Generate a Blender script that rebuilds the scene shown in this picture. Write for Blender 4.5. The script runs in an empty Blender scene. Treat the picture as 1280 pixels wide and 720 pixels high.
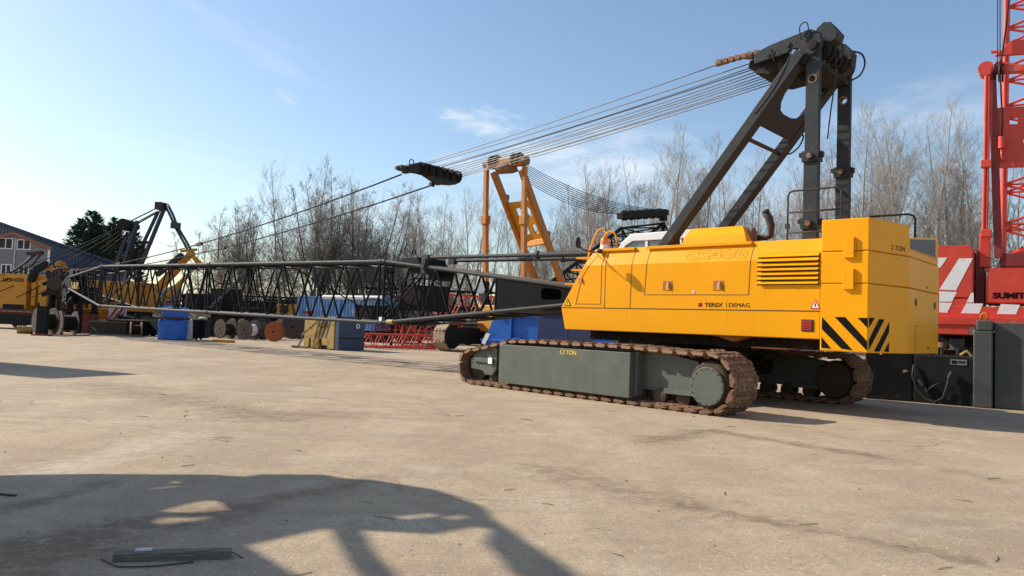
import bpy, bmesh, math, random
from mathutils import Vector, Matrix, noise
from mathutils.geometry import tessellate_polygon
random.seed(7)
R=math.radians; PI=math.pi
scn=bpy.context.scene; COL=scn.collection
# ------------------------------------------------------------------ camera model
F=950.; EYE=1.6; ROLL=R(2.2); PITCH=math.atan(48.2*math.cos(ROLL)/F)
fw=Vector((0,math.cos(PITCH),math.sin(PITCH))); r0=Vector((1,0,0)); u0=r0.cross(fw)
rt=math.cos(ROLL)*r0+math.sin(ROLL)*u0; up=-math.sin(ROLL)*r0+math.cos(ROLL)*u0
EY=Vector((0,0,EYE))
def ray(u,v): return fw+rt*((u-640)/F)-up*((v-360)/F)
def gp(u,v,z=0.):
    d=ray(u,v); return EY+d*((z-EYE)/d.z)
def at(u,v,Y):
    d=ray(u,v); return EY+d*(Y/d.y)
cam=bpy.data.cameras.new('camera'); co=bpy.data.objects.new('camera',cam); COL.objects.link(co)
cam.sensor_width=36; cam.lens=F/1280*36; cam.clip_end=5000; cam.clip_start=.05
m=Matrix.Identity(4)
for i in range(3): m[i][0]=rt[i]; m[i][1]=up[i]; m[i][2]=-fw[i]; m[i][3]=EY[i]
co.matrix_world=m; scn.camera=co
# ------------------------------------------------------------------ light
SAZ=111.; SEL=34.            # direction the light travels (from +Y clockwise), elevation
TV=Vector((math.sin(R(SAZ)),math.cos(R(SAZ)),0)); NV=Vector((-TV.y,TV.x,0)); TE=math.tan(R(SEL))
sl=bpy.data.lights.new('sun','SUN'); sl.energy=4.9; sl.angle=R(.53); sl.color=(1,.92,.79)
so=bpy.data.objects.new('sun',sl); COL.objects.link(so)
so.rotation_euler=(Vector((TV.x*math.cos(R(SEL)),TV.y*math.cos(R(SEL)),-math.sin(R(SEL))))).to_track_quat('-Z','Y').to_euler()
w=bpy.data.worlds.new('World'); scn.world=w; w.use_nodes=True
nt=w.node_tree; N=nt.nodes; LK=nt.links
bg=N['Background']; sky=N.new('ShaderNodeTexSky'); sky.sky_type='NISHITA'; sky.sun_disc=False
sky.sun_elevation=R(SEL); sky.sun_rotation=R(SAZ+180); sky.air_density=1.15; sky.dust_density=.85; sky.ozone_density=2.6; sky.altitude=30
def M2(op,a,b,tree=nt):
    n=tree.nodes.new('ShaderNodeMath'); n.operation=op
    for i,x in enumerate((a,b)):
        if x is None: continue
        if isinstance(x,(int,float)): n.inputs[i].default_value=x
        else: tree.links.new(x,n.inputs[i])
    return n.outputs[0]
tc=N.new('ShaderNodeTexCoord')
def cloud(u,v,ra,rb,ang,amt,scale):
    """a wisp of cirrus around one direction of the sky"""
    c=ray(u,v).normalized(); e1=Vector((0,0,1)).cross(c).normalized()*-1; e2=e1.cross(c).normalized()
    if e2.z<0: e2=-e2
    a=R(ang); x=e1*math.cos(a)+e2*math.sin(a); y=-e1*math.sin(a)+e2*math.cos(a)
    def dot(vv):
        n=N.new('ShaderNodeVectorMath'); n.operation='DOT_PRODUCT'; LK.new(tc.outputs['Generated'],n.inputs[0]); n.inputs[1].default_value=vv; return n.outputs['Value']
    dx=M2('MULTIPLY',dot(x),1/ra); dy=M2('MULTIPLY',dot(y),1/rb); dc=dot(c)
    cb=N.new('ShaderNodeCombineXYZ'); LK.new(dx,cb.inputs[0]); LK.new(dy,cb.inputs[1])
    nz=N.new('ShaderNodeTexNoise'); nz.inputs['Scale'].default_value=scale; nz.inputs['Detail'].default_value=6; nz.inputs['Roughness'].default_value=.62; nz.inputs['Distortion'].default_value=.4
    LK.new(cb.outputs[0],nz.inputs['Vector'])
    d2=M2('ADD',M2('MULTIPLY',dx,dx),M2('MULTIPLY',dy,dy))
    g=M2('SUBTRACT',1.0,d2); 
    s=M2('ADD',M2('MULTIPLY',g,.5),M2('MULTIPLY',M2('SUBTRACT',nz.outputs['Fac'],.5),1.7))
    n=N.new('ShaderNodeMapRange'); n.interpolation_type='SMOOTHSTEP'; LK.new(s,n.inputs[0]); n.inputs[1].default_value=.1; n.inputs[2].default_value=.85
    f=N.new('ShaderNodeMath'); f.operation='GREATER_THAN'; LK.new(dc,f.inputs[0]); f.inputs[1].default_value=.3
    n2=N.new('ShaderNodeMapRange'); LK.new(g,n2.inputs[0]); n2.inputs[1].default_value=0; n2.inputs[2].default_value=.5
    return M2('MULTIPLY',M2('MULTIPLY',M2('MULTIPLY',n.outputs[0],f.outputs[0]),n2.outputs[0]),amt)
cl=[cloud(602,152,.075,.026,-3,.6,1.6),cloud(765,196,.19,.06,4,.7,1.3),cloud(700,215,.22,.05,2,.5,1.4),cloud(330,60,.15,.03,-20,.14,1.3),cloud(300,225,.13,.03,-15,.16,1.3),cloud(1165,135,.16,.05,8,.3,1.3),cloud(230,190,.16,.03,0,.14,1.5),cloud(520,270,.2,.05,0,.35,1.5),cloud(360,122,.02,.01,-20,.3,1.5),cloud(950,235,.3,.06,0,.3,1.3)]
tot=cl[0]
for c in cl[1:]: tot=M2('MAXIMUM',tot,c)
mx=N.new('ShaderNodeMix'); mx.data_type='RGBA'; LK.new(tot,mx.inputs['Factor']); LK.new(sky.outputs[0],mx.inputs['A']); mx.inputs['B'].default_value=(6.2,6.5,6.9,1)
LK.new(mx.outputs['Result'],bg.inputs[0]); bg.inputs[1].default_value=.13
vs=scn.view_settings; vs.view_transform='Standard'; vs.look='None'; vs.exposure=0.33; vs.gamma=1; vs.use_curve_mapping=False
scn.render.engine='CYCLES'
# ------------------------------------------------------------------ materials
def mat(name,col,rough=.5,metal=0.,var=.12,nscale=3.,dirt=None,dirt_amt=0.,dscale=2.,bump=0.,bscale=40.,spec=.5,coat=0.,stretch=None,streak=0.):
    m=bpy.data.materials.new(name); m.use_nodes=True; t=m.node_tree; n=t.nodes; l=t.links
    b=n['Principled BSDF']; b.inputs['Roughness'].default_value=rough; b.inputs['Metallic'].default_value=metal
    b.inputs['Specular IOR Level'].default_value=spec; b.inputs['Coat Weight'].default_value=coat; b.inputs['Coat Roughness'].default_value=.12
    tx=n.new('ShaderNodeTexCoord'); vec=tx.outputs['Object']
    if stretch:
        mp=n.new('ShaderNodeMapping'); mp.inputs['Scale'].default_value=stretch; l.new(vec,mp.inputs[0]); vec=mp.outputs[0]
    nz=n.new('ShaderNodeTexNoise'); nz.inputs['Scale'].default_value=nscale; nz.inputs['Detail'].default_value=8; nz.inputs['Roughness'].default_value=.65; l.new(vec,nz.inputs['Vector'])
    mr=n.new('ShaderNodeMapRange'); mr.inputs[1].default_value=.3; mr.inputs[2].default_value=.7; mr.inputs[3].default_value=1-var; mr.inputs[4].default_value=1+var; l.new(nz.outputs['Fac'],mr.inputs[0])
    hs=n.new('ShaderNodeHueSaturation'); hs.inputs['Color'].default_value=(*col,1); l.new(mr.outputs[0],hs.inputs['Value']); out=hs.outputs[0]
    if dirt:
        n2=n.new('ShaderNodeTexNoise'); n2.inputs['Scale'].default_value=dscale; n2.inputs['Detail'].default_value=10; n2.inputs['Roughness'].default_value=.7; l.new(vec,n2.inputs['Vector'])
        r2=n.new('ShaderNodeMapRange'); r2.inputs[1].default_value=.68-dirt_amt*.45; r2.inputs[2].default_value=.76-dirt_amt*.3; l.new(n2.outputs['Fac'],r2.inputs[0])
        mm=n.new('ShaderNodeMix'); mm.data_type='RGBA'; l.new(r2.outputs[0],mm.inputs['Factor']); l.new(out,mm.inputs['A']); mm.inputs['B'].default_value=(*dirt,1); out=mm.outputs['Result']
    if streak:
        mp=n.new('ShaderNodeMapping'); mp.inputs['Scale'].default_value=(7,7,.55); l.new(tx.outputs['Object'],mp.inputs[0])
        n4=n.new('ShaderNodeTexNoise'); n4.inputs['Scale'].default_value=1.6; n4.inputs['Detail'].default_value=9; n4.inputs['Roughness'].default_value=.7; l.new(mp.outputs[0],n4.inputs['Vector'])
        r4=n.new('ShaderNodeMapRange'); r4.inputs[1].default_value=.55; r4.inputs[2].default_value=.75; r4.inputs[4].default_value=streak; l.new(n4.outputs['Fac'],r4.inputs[0])
        n5=n.new('ShaderNodeTexNoise'); n5.inputs['Scale'].default_value=55; n5.inputs['Detail'].default_value=3; l.new(tx.outputs['Object'],n5.inputs['Vector'])
        r5=n.new('ShaderNodeMapRange'); r5.inputs[1].default_value=.70; r5.inputs[2].default_value=.74; r5.inputs[4].default_value=min(1,streak*1.6); l.new(n5.outputs['Fac'],r5.inputs[0])
        mxx=n.new('ShaderNodeMath'); mxx.operation='MAXIMUM'; l.new(r4.outputs[0],mxx.inputs[0]); l.new(r5.outputs[0],mxx.inputs[1])
        m4=n.new('ShaderNodeMix'); m4.data_type='RGBA'; l.new(mxx.outputs[0],m4.inputs['Factor']); l.new(out,m4.inputs['A']); m4.inputs['B'].default_value=(*(dirt or (.1,.08,.06)),1) if not coat else (.42,.22,.06,1); out=m4.outputs['Result']
    l.new(out,b.inputs['Base Color'])
    rr=n.new('ShaderNodeMapRange'); rr.inputs[3].default_value=max(.03,rough-.1); rr.inputs[4].default_value=min(1,rough+.14); l.new(nz.outputs['Fac'],rr.inputs[0]); l.new(rr.outputs[0],b.inputs['Roughness'])
    if bump:
        n3=n.new('ShaderNodeTexNoise'); n3.inputs['Scale'].default_value=bscale; n3.inputs['Detail'].default_value=5; l.new(tx.outputs['Object'],n3.inputs['Vector'])
        bp=n.new('ShaderNodeBump'); bp.inputs['Strength'].default_value=bump; bp.inputs['Distance'].default_value=.02; l.new(n3.outputs['Fac'],bp.inputs['Height']); l.new(bp.outputs[0],b.inputs['Normal'])
    return m
RUST=(.13,.055,.025)
MT=dict(
 darkpane=mat('dark_window_pane',(.035,.04,.045),.45,spec=.2),
 yellow=mat('crane_yellow_paint',(.91,.37,.0),.45,var=.035,nscale=1.2,dirt=(.66,.30,.02),dirt_amt=.10,dscale=2.2,coat=.05,spec=.15,streak=.22,bump=.02,bscale=4),
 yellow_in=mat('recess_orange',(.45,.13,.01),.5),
 gap=mat('panel_gap_dark',(.10,.05,.012),.7),
 charcoal=mat('charcoal_paint',(.036,.040,.043),.55,spec=.18,streak=.25,var=.2,nscale=3,dirt=(.13,.075,.045),dirt_amt=.12,dscale=3,bump=.05),
 boomgrey=mat('boom_grey_paint',(.048,.051,.053),.6,spec=.18,var=.2,nscale=4,dirt=(.16,.10,.06),dirt_amt=.16,dscale=5),
 lace=mat('lacing_dark_paint',(.010,.012,.014),.6,spec=.12,var=.2,nscale=4,dirt=(.12,.07,.04),dirt_amt=.1,dscale=5),
 green=mat('green_grey_paint',(.105,.115,.094),.55,var=.14,nscale=2,dirt=(.17,.155,.125),dirt_amt=.16,dscale=11,spec=.2,streak=.35,bump=.05,bscale=12),
 rust=mat('rusted_steel',(.21,.105,.055),.75,var=.45,nscale=9,dirt=(.30,.21,.14),dirt_amt=.35,dscale=7,bump=.5,bscale=60),
 rustdk=mat('rusted_steel_dark',(.06,.038,.025),.75,var=.3,nscale=9,bump=.4,bscale=50),
 tan_rust=mat('muddy_track_steel',(.33,.23,.14),.8,var=.3,nscale=8,dirt=(.16,.09,.05),dirt_amt=.4,dscale=6,bump=.4,bscale=50),
 black=mat('black_paint',(.013,.014,.015),.6,spec=.2,var=.3,dirt=(.07,.05,.035),dirt_amt=.2,dscale=4),
 grease=mat('greasy_machinery',(.020,.017,.014),.7,spec=.2,var=.5,nscale=6,dirt=(.10,.06,.035),dirt_amt=.3,dscale=8),
 stripe=mat('stripe_black',(.009,.008,.007),.6,spec=.08),
 rope=mat('steel_wire_rope',(.16,.145,.125),.45,metal=.4,var=.3,nscale=8),
 ropedk=mat('oiled_wire_rope',(.022,.021,.020),.7,spec=.15),
 orange=mat('faded_orange_paint',(.48,.165,.014),.5,var=.2,nscale=3,dirt=(.16,.075,.03),dirt_amt=.3,dscale=3),
 ochre=mat('old_yellow_paint',(.60,.25,.010),.5,var=.15,nscale=2,dirt=(.2,.10,.03),dirt_amt=.2,dscale=2),
 red=mat('red_crane_paint',(.66,.058,.030),.42,streak=.2,var=.12,nscale=2,dirt=(.55,.14,.11),dirt_amt=.22,dscale=2.5),
 redold=mat('old_red_paint',(.24,.028,.024),.55,var=.2,dirt=(.2,.07,.05),dirt_amt=.3,dscale=3),
 white=mat('white_paint',(.83,.82,.79),.4,var=.05,dirt=(.50,.45,.38),dirt_amt=.12,dscale=3),
 grey=mat('grey_block_paint',(.080,.082,.076),.55,var=.12,nscale=2,dirt=(.15,.12,.09),dirt_amt=.12,dscale=3,bump=.08,bscale=10),
 blue=mat('blue_skip_paint',(.012,.13,.50),.4,var=.15,nscale=2,dirt=(.10,.13,.2),dirt_amt=.15,dscale=3),
 contblue=mat('container_blue',(.10,.22,.42),.5,var=.2,nscale=1.5,dirt=(.35,.40,.45),dirt_amt=.3,dscale=1.5),
 contdk=mat('container_dark_blue',(.03,.05,.10),.5,var=.2,dirt=(.15,.08,.05),dirt_amt=.2,dscale=2),
 tarp=mat('blue_plastic_sheet',(.02,.14,.58),.45,var=.25,nscale=6,bump=.6,bscale=9),
 bag=mat('white_woven_bag',(.62,.60,.52),.8,var=.2,nscale=6,bump=.6,bscale=9),
 wood=mat('weathered_timber',(.20,.145,.095),.8,var=.3,nscale=4,bump=.4,bscale=30,stretch=(1,8,8)),
 beam=mat('old_beam_timber',(.15,.12,.09),.85,var=.4,nscale=8,dirt=(.28,.24,.19),dirt_amt=.3,dscale=10,bump=.6,bscale=60,stretch=(.6,9,9)),
 rubber=mat('black_rubber',(.02,.02,.02),.6),
 glass=mat('dusky_glass',(.10,.12,.13),.08,spec=.8,coat=.5),
 brick=mat('reel_brown',(.075,.052,.040),.8,var=.35,nscale=5),
 reelor=mat('reel_orange_brown',(.34,.085,.022),.75,var=.15,nscale=4),
 pink=mat('pinkish_rust',(.42,.19,.13),.8,var=.2),
 mustard=mat('worn_mustard_paint',(.42,.28,.075),.65,var=.2,nscale=4,dirt=(.14,.085,.04),dirt_amt=.4,dscale=4),
 lens=mat('amber_lens',(.95,.22,.01),.25,coat=.5),
 stickerred=mat('logo_red',(.65,.03,.02),.4),
 sticker_y=mat('sticker_yellow',(.85,.72,.05),.4),
 lettery=mat('letter_yellow',(.85,.62,.03),.5),
 ink=mat('letter_black',(.008,.007,.007),.6,spec=.08),
 inkline=mat('outline_ink',(.32,.16,.02),.5),
 chrome=mat('handle_chrome',(.55,.55,.55),.25,metal=1.),
 clad=mat('grey_cladding',(.20,.20,.215),.6,var=.06),
 roofblue=mat('blue_grey_roof_sheet',(.06,.072,.10),.45,var=.08),
 fascia=mat('red_brown_fascia',(.30,.10,.07),.6),
 birch=mat('bare_bark_pale',(.32,.275,.225),.85,var=.25,nscale=2),
 bark=mat('bare_bark_brown',(.20,.145,.10),.9,var=.3,nscale=2),
 twig=mat('twig_tan',(.29,.255,.22),.85,var=.25,nscale=1),
 twigbr=mat('twig_brown',(.22,.175,.138),.85,var=.3,nscale=1),
 brush=mat('dry_undergrowth',(.165,.130,.096),.9,var=.4,nscale=.6),
 conif=mat('conifer_green',(.050,.085,.050),.85,var=.5,nscale=.8),
)
# ------------------------------------------------------------------ mesh builder
class MB:
    def __init__(s,M=None,flip=False): s.v=[];s.f=[];s.sm=[];s.M=M;s.flip=flip
    def _a(s,vs,fs,smooth=False):
        k=len(s.v)
        for p in vs:
            p=Vector(p)
            if s.flip: p=Vector((p.x,-p.y,p.z))
            if s.M: p=s.M@p
            s.v.append(p)
        for i,f in enumerate(fs): s.f.append([k+j for j in f]); s.sm.append(smooth if isinstance(smooth,bool) else smooth[i])
        return s
    def box(s,x0,x1,y0,y1,z0,z1):
        return s._a([(x,y,z) for x in(x0,x1) for y in(y0,y1) for z in(z0,z1)],[(0,1,3,2),(4,6,7,5),(0,4,5,1),(2,3,7,6),(0,2,6,4),(1,5,7,3)])
    def obox(s,c,ax,ay,az):   # centre and three half-vectors
        c=Vector(c);ax=Vector(ax);ay=Vector(ay);az=Vector(az)
        return s._a([c+i*ax+j*ay+k*az for i in(-1,1) for j in(-1,1) for k in(-1,1)],[(0,1,3,2),(4,6,7,5),(0,4,5,1),(2,3,7,6),(0,2,6,4),(1,5,7,3)])
    def beam(s,p,q,wd,ht,upv=(0,0,1)):
        p=Vector(p);q=Vector(q);d=(q-p).normalized(); sd=d.cross(Vector(upv))
        if sd.length<1e-4: sd=d.cross(Vector((0,1,0)))
        sd.normalize(); u=sd.cross(d)
        return s.obox((p+q)/2,(q-p)/2,sd*wd/2,u*ht/2)
    def tube(s,p,q,r,n=8,r2=None,cap=True):
        p=Vector(p);q=Vector(q);r2=r if r2 is None else r2;d=(q-p)
        if d.length<1e-6: return s
        d.normalize(); a=d.orthogonal().normalized(); b=d.cross(a)
        vs=[];fs=[];sm=[]
        for (c,rr) in((p,r),(q,r2)):
            for i in range(n): t=2*PI*i/n; vs.append(c+(a*math.cos(t)+b*math.sin(t))*rr)
        for i in range(n): fs.append((i,(i+1)%n,n+(i+1)%n,n+i)); sm.append(True)
        if cap:
            vs+=vs[:2*n]; fs.append(tuple(range(2*n,3*n))); fs.append(tuple(range(3*n,4*n))); sm+=[False,False]
        return s._a(vs,fs,sm)
    def path(s,pts,r,n=8):
        pts=[Vector(p) for p in pts]; vs=[];fs=[];pa=None
        for i,p in enumerate(pts):
            d=(pts[min(i+1,len(pts)-1)]-pts[max(i-1,0)]).normalized()
            if pa is None: a=d.orthogonal().normalized()
            else: a=(pa-d*pa.dot(d)).normalized()
            pa=a;b=d.cross(a); rr=r[i] if isinstance(r,(list,tuple)) else r
            for k in range(n): t=2*PI*k/n; vs.append(p+(a*math.cos(t)+b*math.sin(t))*rr)
        for i in range(len(pts)-1):
            for k in range(n): fs.append((i*n+k,i*n+(k+1)%n,(i+1)*n+(k+1)%n,(i+1)*n+k))
        fs.append(tuple(range(n))); fs.append(tuple(range((len(pts)-1)*n,len(pts)*n)))
        return s._a(vs,fs,[True]*(len(fs)-2)+[False]*2)
    def prism(s,loops,o,ex,ey,ez):   # polygon(s) in 2D (first outer, rest holes); o + x ex + y ey, thickness vector ez
        if not isinstance(loops[0][0],(list,tuple)): loops=[loops]
        o=Vector(o);ex=Vector(ex);ey=Vector(ey);ez=Vector(ez)
        fl=[p for l in loops for p in l]; n=len(fl)
        tri=tessellate_polygon([[Vector((x,y,0)) for x,y in l] for l in loops]) if len(loops)>1 or len(loops[0])>4 else [tuple(range(n))]
        vs=[o+ex*x+ey*y for x,y in fl]+[o+ex*x+ey*y+ez for x,y in fl]
        fs=[tuple(t) for t in tri]+[tuple(n+i for i in reversed(t)) for t in tri]; k=0
        for l in loops:
            for i in range(len(l)): j=(i+1)%len(l); fs.append((k+i,k+j,n+k+j,n+k+i))
            k+=len(l)
        return s._a(vs,fs)
    def lathe(s,c,axis,prof,n=24):   # prof: (offset along axis, radius)
        c=Vector(c);ax=Vector(axis).normalized();a=ax.orthogonal().normalized();b=ax.cross(a);vs=[];fs=[];k=0
        for i in range(len(prof)-1):
            (t0,q0),(t1,q1)=prof[i],prof[i+1]
            for (t,q) in((t0,q0),(t1,q1)):
                for j in range(n): th=2*PI*j/n; vs.append(c+ax*t+(a*math.cos(th)+b*math.sin(th))*q)
            for j in range(n): fs.append((k+j,k+(j+1)%n,k+n+(j+1)%n,k+n+j))
            k+=2*n
        return s._a(vs,fs,True)
    def disc(s,c,axis,r,th,n=24):
        return s.lathe(c,axis,[(0,.0001),(0,r),(th,r),(th,.0001)],n)
    def blob(s,c,r,n=2,seed=0,amp=.25):
        bm=bmesh.new(); bmesh.ops.create_icosphere(bm,subdivisions=n,radius=1)
        vs=[]
        for v in bm.verts:
            k=1+amp*noise.noise(v.co*1.7+Vector((seed*7.1,seed*3.3,seed)))*2
            vs.append(Vector(c)+Vector((v.co.x*r[0],v.co.y*r[1],v.co.z*r[2]))*k)
        fs=[[v.index for v in f.verts] for f in bm.faces]; bm.free(); return s._a(vs,fs,True)
    def build(s,name,mt,parent=None,bevel=0,recalc=True,loc=None):
        me=bpy.data.meshes.new(name); me.from_pydata([tuple(v) for v in s.v],[],s.f)
        me.polygons.foreach_set('use_smooth',s.sm)
        if recalc:
            bm=bmesh.new(); bm.from_mesh(me); bmesh.ops.recalc_face_normals(bm,faces=bm.faces); bm.to_mesh(me); bm.free()
        me.materials.append(MT[mt] if isinstance(mt,str) else mt)
        o=bpy.data.objects.new(name,me); COL.objects.link(o)
        if parent: o.parent=parent
        if loc: o.location=loc
        if bevel:
            b=o.modifiers.new('bevel','BEVEL'); b.width=bevel; b.segments=2; b.limit_method='ANGLE'; b.angle_limit=R(40)
        return o
def smooth(p,k=5):
    p=[Vector(x) for x in p]; q=[p[0]*2-p[1]]+p+[p[-1]*2-p[-2]]; o=[]
    for i in range(1,len(q)-2):
        for j in range(k):
            t=j/k; o.append(.5*((2*q[i])+(q[i+1]-q[i-1])*t+(2*q[i-1]-5*q[i]+4*q[i+1]-q[i+2])*t*t+(3*q[i]-q[i-1]-3*q[i+1]+q[i+2])*t*t*t))
    return o+[p[-1]]
def tag(o,label=None,cat=None,group=None,kind=None):
    if label:o['label']=label
    if cat:o['category']=cat
    if group:o['group']=group
    if kind:o['kind']=kind
    return o
def thing(name,label,cat,loc,az=None,group=None):
    """Empty at the thing's base; with az its local +X points to that compass azimuth (from +Y clockwise)"""
    o=bpy.data.objects.new(name,None); COL.objects.link(o); o.location=loc; o.empty_display_size=.3
    if az is not None: o.rotation_euler=(0,0,R(90-az))
    return tag(o,label,cat,group)
def copytree(o,parent=None):
    c=o.copy(); COL.objects.link(c); c.parent=parent
    for ch in [x for x in bpy.data.objects if x.parent==o]: copytree(ch,c)
    return c
def text(s,size,mt,parent,o,ex,ey,thick=.004,bold=0.,name='lettering',align='LEFT',sx=1.,flip=False):
    cu=bpy.data.curves.new('t','FONT'); cu.body=s; cu.size=size; cu.extrude=thick; cu.offset=bold; cu.align_x=align
    to=bpy.data.objects.new('t',cu); COL.objects.link(to); dg=bpy.context.evaluated_depsgraph_get()
    me=bpy.data.meshes.new_from_object(to.evaluated_get(dg)); bpy.data.objects.remove(to); 
    ex=Vector(ex).normalized();ey=Vector(ey).normalized();ez=ex.cross(ey)
    M=Matrix.Identity(4)
    for i in range(3): M[i][0]=ex[i]*sx;M[i][1]=ey[i];M[i][2]=ez[i];M[i][3]=o[i]
    me.transform(M); me.materials.clear(); me.materials.append(MT[mt]); me.name=name
    ob=bpy.data.objects.new(name,me); COL.objects.link(ob); ob.parent=parent; return ob
# ------------------------------------------------------------------ ground
def ground():
    m=bpy.data.materials.new('dusty_concrete'); m.use_nodes=True; t=m.node_tree; n=t.nodes; l=t.links; b=n['Principled BSDF']; b.inputs['Roughness'].default_value=.9; b.inputs['Specular IOR Level'].default_value=.25
    tx=n.new('ShaderNodeTexCoord')
    def nz(scale,det=8,ro=.65,st=None,dist=0,rot=0):
        v=tx.outputs['Object']
        if st:
            mp=n.new('ShaderNodeMapping'); mp.inputs['Scale'].default_value=st; mp.inputs['Rotation'].default_value=(0,0,R(rot)); l.new(v,mp.inputs[0]); v=mp.outputs[0]
        x=n.new('ShaderNodeTexNoise'); x.inputs['Scale'].default_value=scale; x.inputs['Detail'].default_value=det; x.inputs['Roughness'].default_value=ro; x.inputs['Distortion'].default_value=dist; l.new(v,x.inputs['Vector']); return x.outputs['Fac']
    def mr(f,a,b_,c,d):
        x=n.new('ShaderNodeMapRange'); l.new(f,x.inputs[0]); 
        for i,q in enumerate((a,b_,c,d)): x.inputs[i+1].default_value=q
        return x.outputs[0]
    def mix(f,a,bb):
        x=n.new('ShaderNodeMix'); x.data_type='RGBA'; l.new(f,x.inputs['Factor'])
        for k,q in(('A',a),('B',bb)):
            if isinstance(q,tuple): x.inputs[k].default_value=(*q,1)
            else: l.new(q,x.inputs[k])
        return x.outputs['Result']
    c=mix(mr(nz(.22,10,.6),.35,.65,0,1),(.475,.35,.215),(.535,.41,.27))
    c=mix(mr(nz(.5,12,.74,(1,.55,1),0,20),.42,.58,0,.8),c,(.35,.255,.165))          # damp / muddy patches
    c=mix(mr(nz(.35,12,.75,(.35,1.6,1),.6,-12),.50,.64,0,.6),c,(.30,.22,.14))     # tyre-drawn mud streaks
    c=mix(mr(nz(.6,12,.75,(.3,2.4,1),.8,42),.54,.66,0,.6),c,(.29,.215,.14))
    c=mix(mr(nz(1.1,10,.7,(.7,1,1)),.52,.66,0,.45),c,(.59,.50,.38))                  # pale dust
    c=mix(mr(nz(3.2,14,.82,(1,.7,1)),.50,.62,0,.65),c,(.32,.24,.155))
    c=mix(mr(nz(22,8,.8),.45,.58,0,.5),c,(.31,.23,.155))
    c=mix(mr(nz(55,4,.8),.54,.64,0,.6),c,(.66,.58,.47))
    sp=n.new('ShaderNodeTexVoronoi'); sp.inputs['Scale'].default_value=28; l.new(tx.outputs['Object'],sp.inputs['Vector']); sx=n.new('ShaderNodeSeparateColor'); l.new(sp.outputs['Color'],sx.inputs[0])
    dot=M2('MULTIPLY',mr(sp.outputs['Distance'],.20,.34,1,0),mr(sx.outputs[0],.82,.84,0,.75),t); c=mix(dot,c,(.20,.155,.11))
    dot=M2('MULTIPLY',mr(sp.outputs['Distance'],.18,.30,1,0),mr(sx.outputs[1],.86,.88,0,.7),t); c=mix(dot,c,(.68,.62,.53))
    c=mix(mr(nz(120,3,.7),.54,.64,0,.55),c,(.19,.145,.10))
    def seg_(p,q,wd,wob,amt,col,c):
        P=gp(*p);Q=gp(*q);D=Q-P;L2=D.dot(D)
        def vm(op,x,y=None,sc=None):
            v=n.new('ShaderNodeVectorMath'); v.operation=op
            for i,k in enumerate((x,y)):
                if k is None: continue
                if isinstance(k,Vector): v.inputs[i].default_value=k
                else: l.new(k,v.inputs[i])
            if sc is not None: l.new(sc,v.inputs['Scale'])
            return v
        X=vm('SUBTRACT',tx.outputs['Object'],P).outputs[0]
        t_=M2('MULTIPLY',vm('DOT_PRODUCT',X,D).outputs['Value'],1/L2,t); cl_=n.new('ShaderNodeClamp'); l.new(t_,cl_.inputs[0])
        v=n.new('ShaderNodeVectorMath'); v.operation='SCALE'; v.inputs[0].default_value=D; l.new(cl_.outputs[0],v.inputs['Scale'])
        dd=vm('LENGTH',vm('SUBTRACT',X,v.outputs[0]).outputs[0]).outputs['Value']
        dd=M2('ADD',dd,M2('MULTIPLY',M2('SUBTRACT',nz(2.6,14,.82,dist=.6),.5,t),wob*1.5,t),t)
        return mix(M2('MULTIPLY',mr(dd,wd*1.9,wd*.3,0,1),mr(nz(5,12,.8),.36,.54,0,amt),t),c,col)
    MUD=(.21,.15,.095)
    for p,q,wd,wo,am in(((812,552),(886,538),.22,1.1,.95),((886,538),(1090,570),.16,.9,.9),((1090,570),(1250,600),.12,.9,.5),((680,588),(860,632),.28,1.6,.7),((860,632),(1210,700),.10,.7,.85),((-60,700),(250,645),.30,1.4,.9),((250,645),(470,598),.13,.6,.8),((0,640),(130,605),.10,.6,.8),((20,720),(110,672),.25,1.3,.95),((120,482),(340,520),.5,3.2,.7),((300,520),(430,520),.5,2.6,.6),((930,590),(1060,566),.03,.4,.25)):
        c=seg_(p,q,wd,wo,am,MUD,c)
    for p,q,wd,wo,am in(((60,590),(230,545),.25,1.5,.35),((1080,578),(1200,548),.02,.2,.35)): c=seg_(p,q,wd,wo,am,(.66,.60,.50) if wd>.1 else MUD,c)
    vo=n.new('ShaderNodeTexVoronoi'); vo.feature='DISTANCE_TO_EDGE'; vo.inputs['Scale'].default_value=.22; mpv=n.new('ShaderNodeMapping'); l.new(tx.outputs['Object'],mpv.inputs[0]); 
    nv=n.new('ShaderNodeTexNoise'); nv.inputs['Scale'].default_value=1.3; nv.inputs['Detail'].default_value=8; l.new(tx.outputs['Object'],nv.inputs['Vector'])
    av=n.new('ShaderNodeVectorMath'); av.operation='MULTIPLY_ADD'; l.new(nv.outputs['Color'],av.inputs[0]); av.inputs[1].default_value=(1.3,1.3,0); l.new(tx.outputs['Object'],av.inputs[2]); l.new(av.outputs[0],vo.inputs['Vector'])
    c=mix(M2('MULTIPLY',mr(vo.outputs['Distance'],.0,.006,1,0),mr(nz(.25,4),.48,.58,0,.8),t),c,(.17,.13,.09))
    # slab joints
    br=n.new('ShaderNodeTexBrick'); mp=n.new('ShaderNodeMapping'); mp.inputs['Rotation'].default_value=(0,0,R(36)); l.new(tx.outputs['Object'],mp.inputs[0]); l.new(mp.outputs[0],br.inputs['Vector'])
    br.offset=0; br.inputs['Scale'].default_value=1; br.inputs['Brick Width'].default_value=7.5; br.inputs['Row Height'].default_value=5.5; br.inputs['Mortar Size'].default_value=.012; br.inputs['Mortar Smooth'].default_value=.6
    j=M2('MULTIPLY',br.outputs['Fac'],mr(nz(.7,4),.45,.6,0,.55),t)
    c=mix(j,c,(.20,.16,.12))
    l.new(c,b.inputs['Base Color'])
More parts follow.
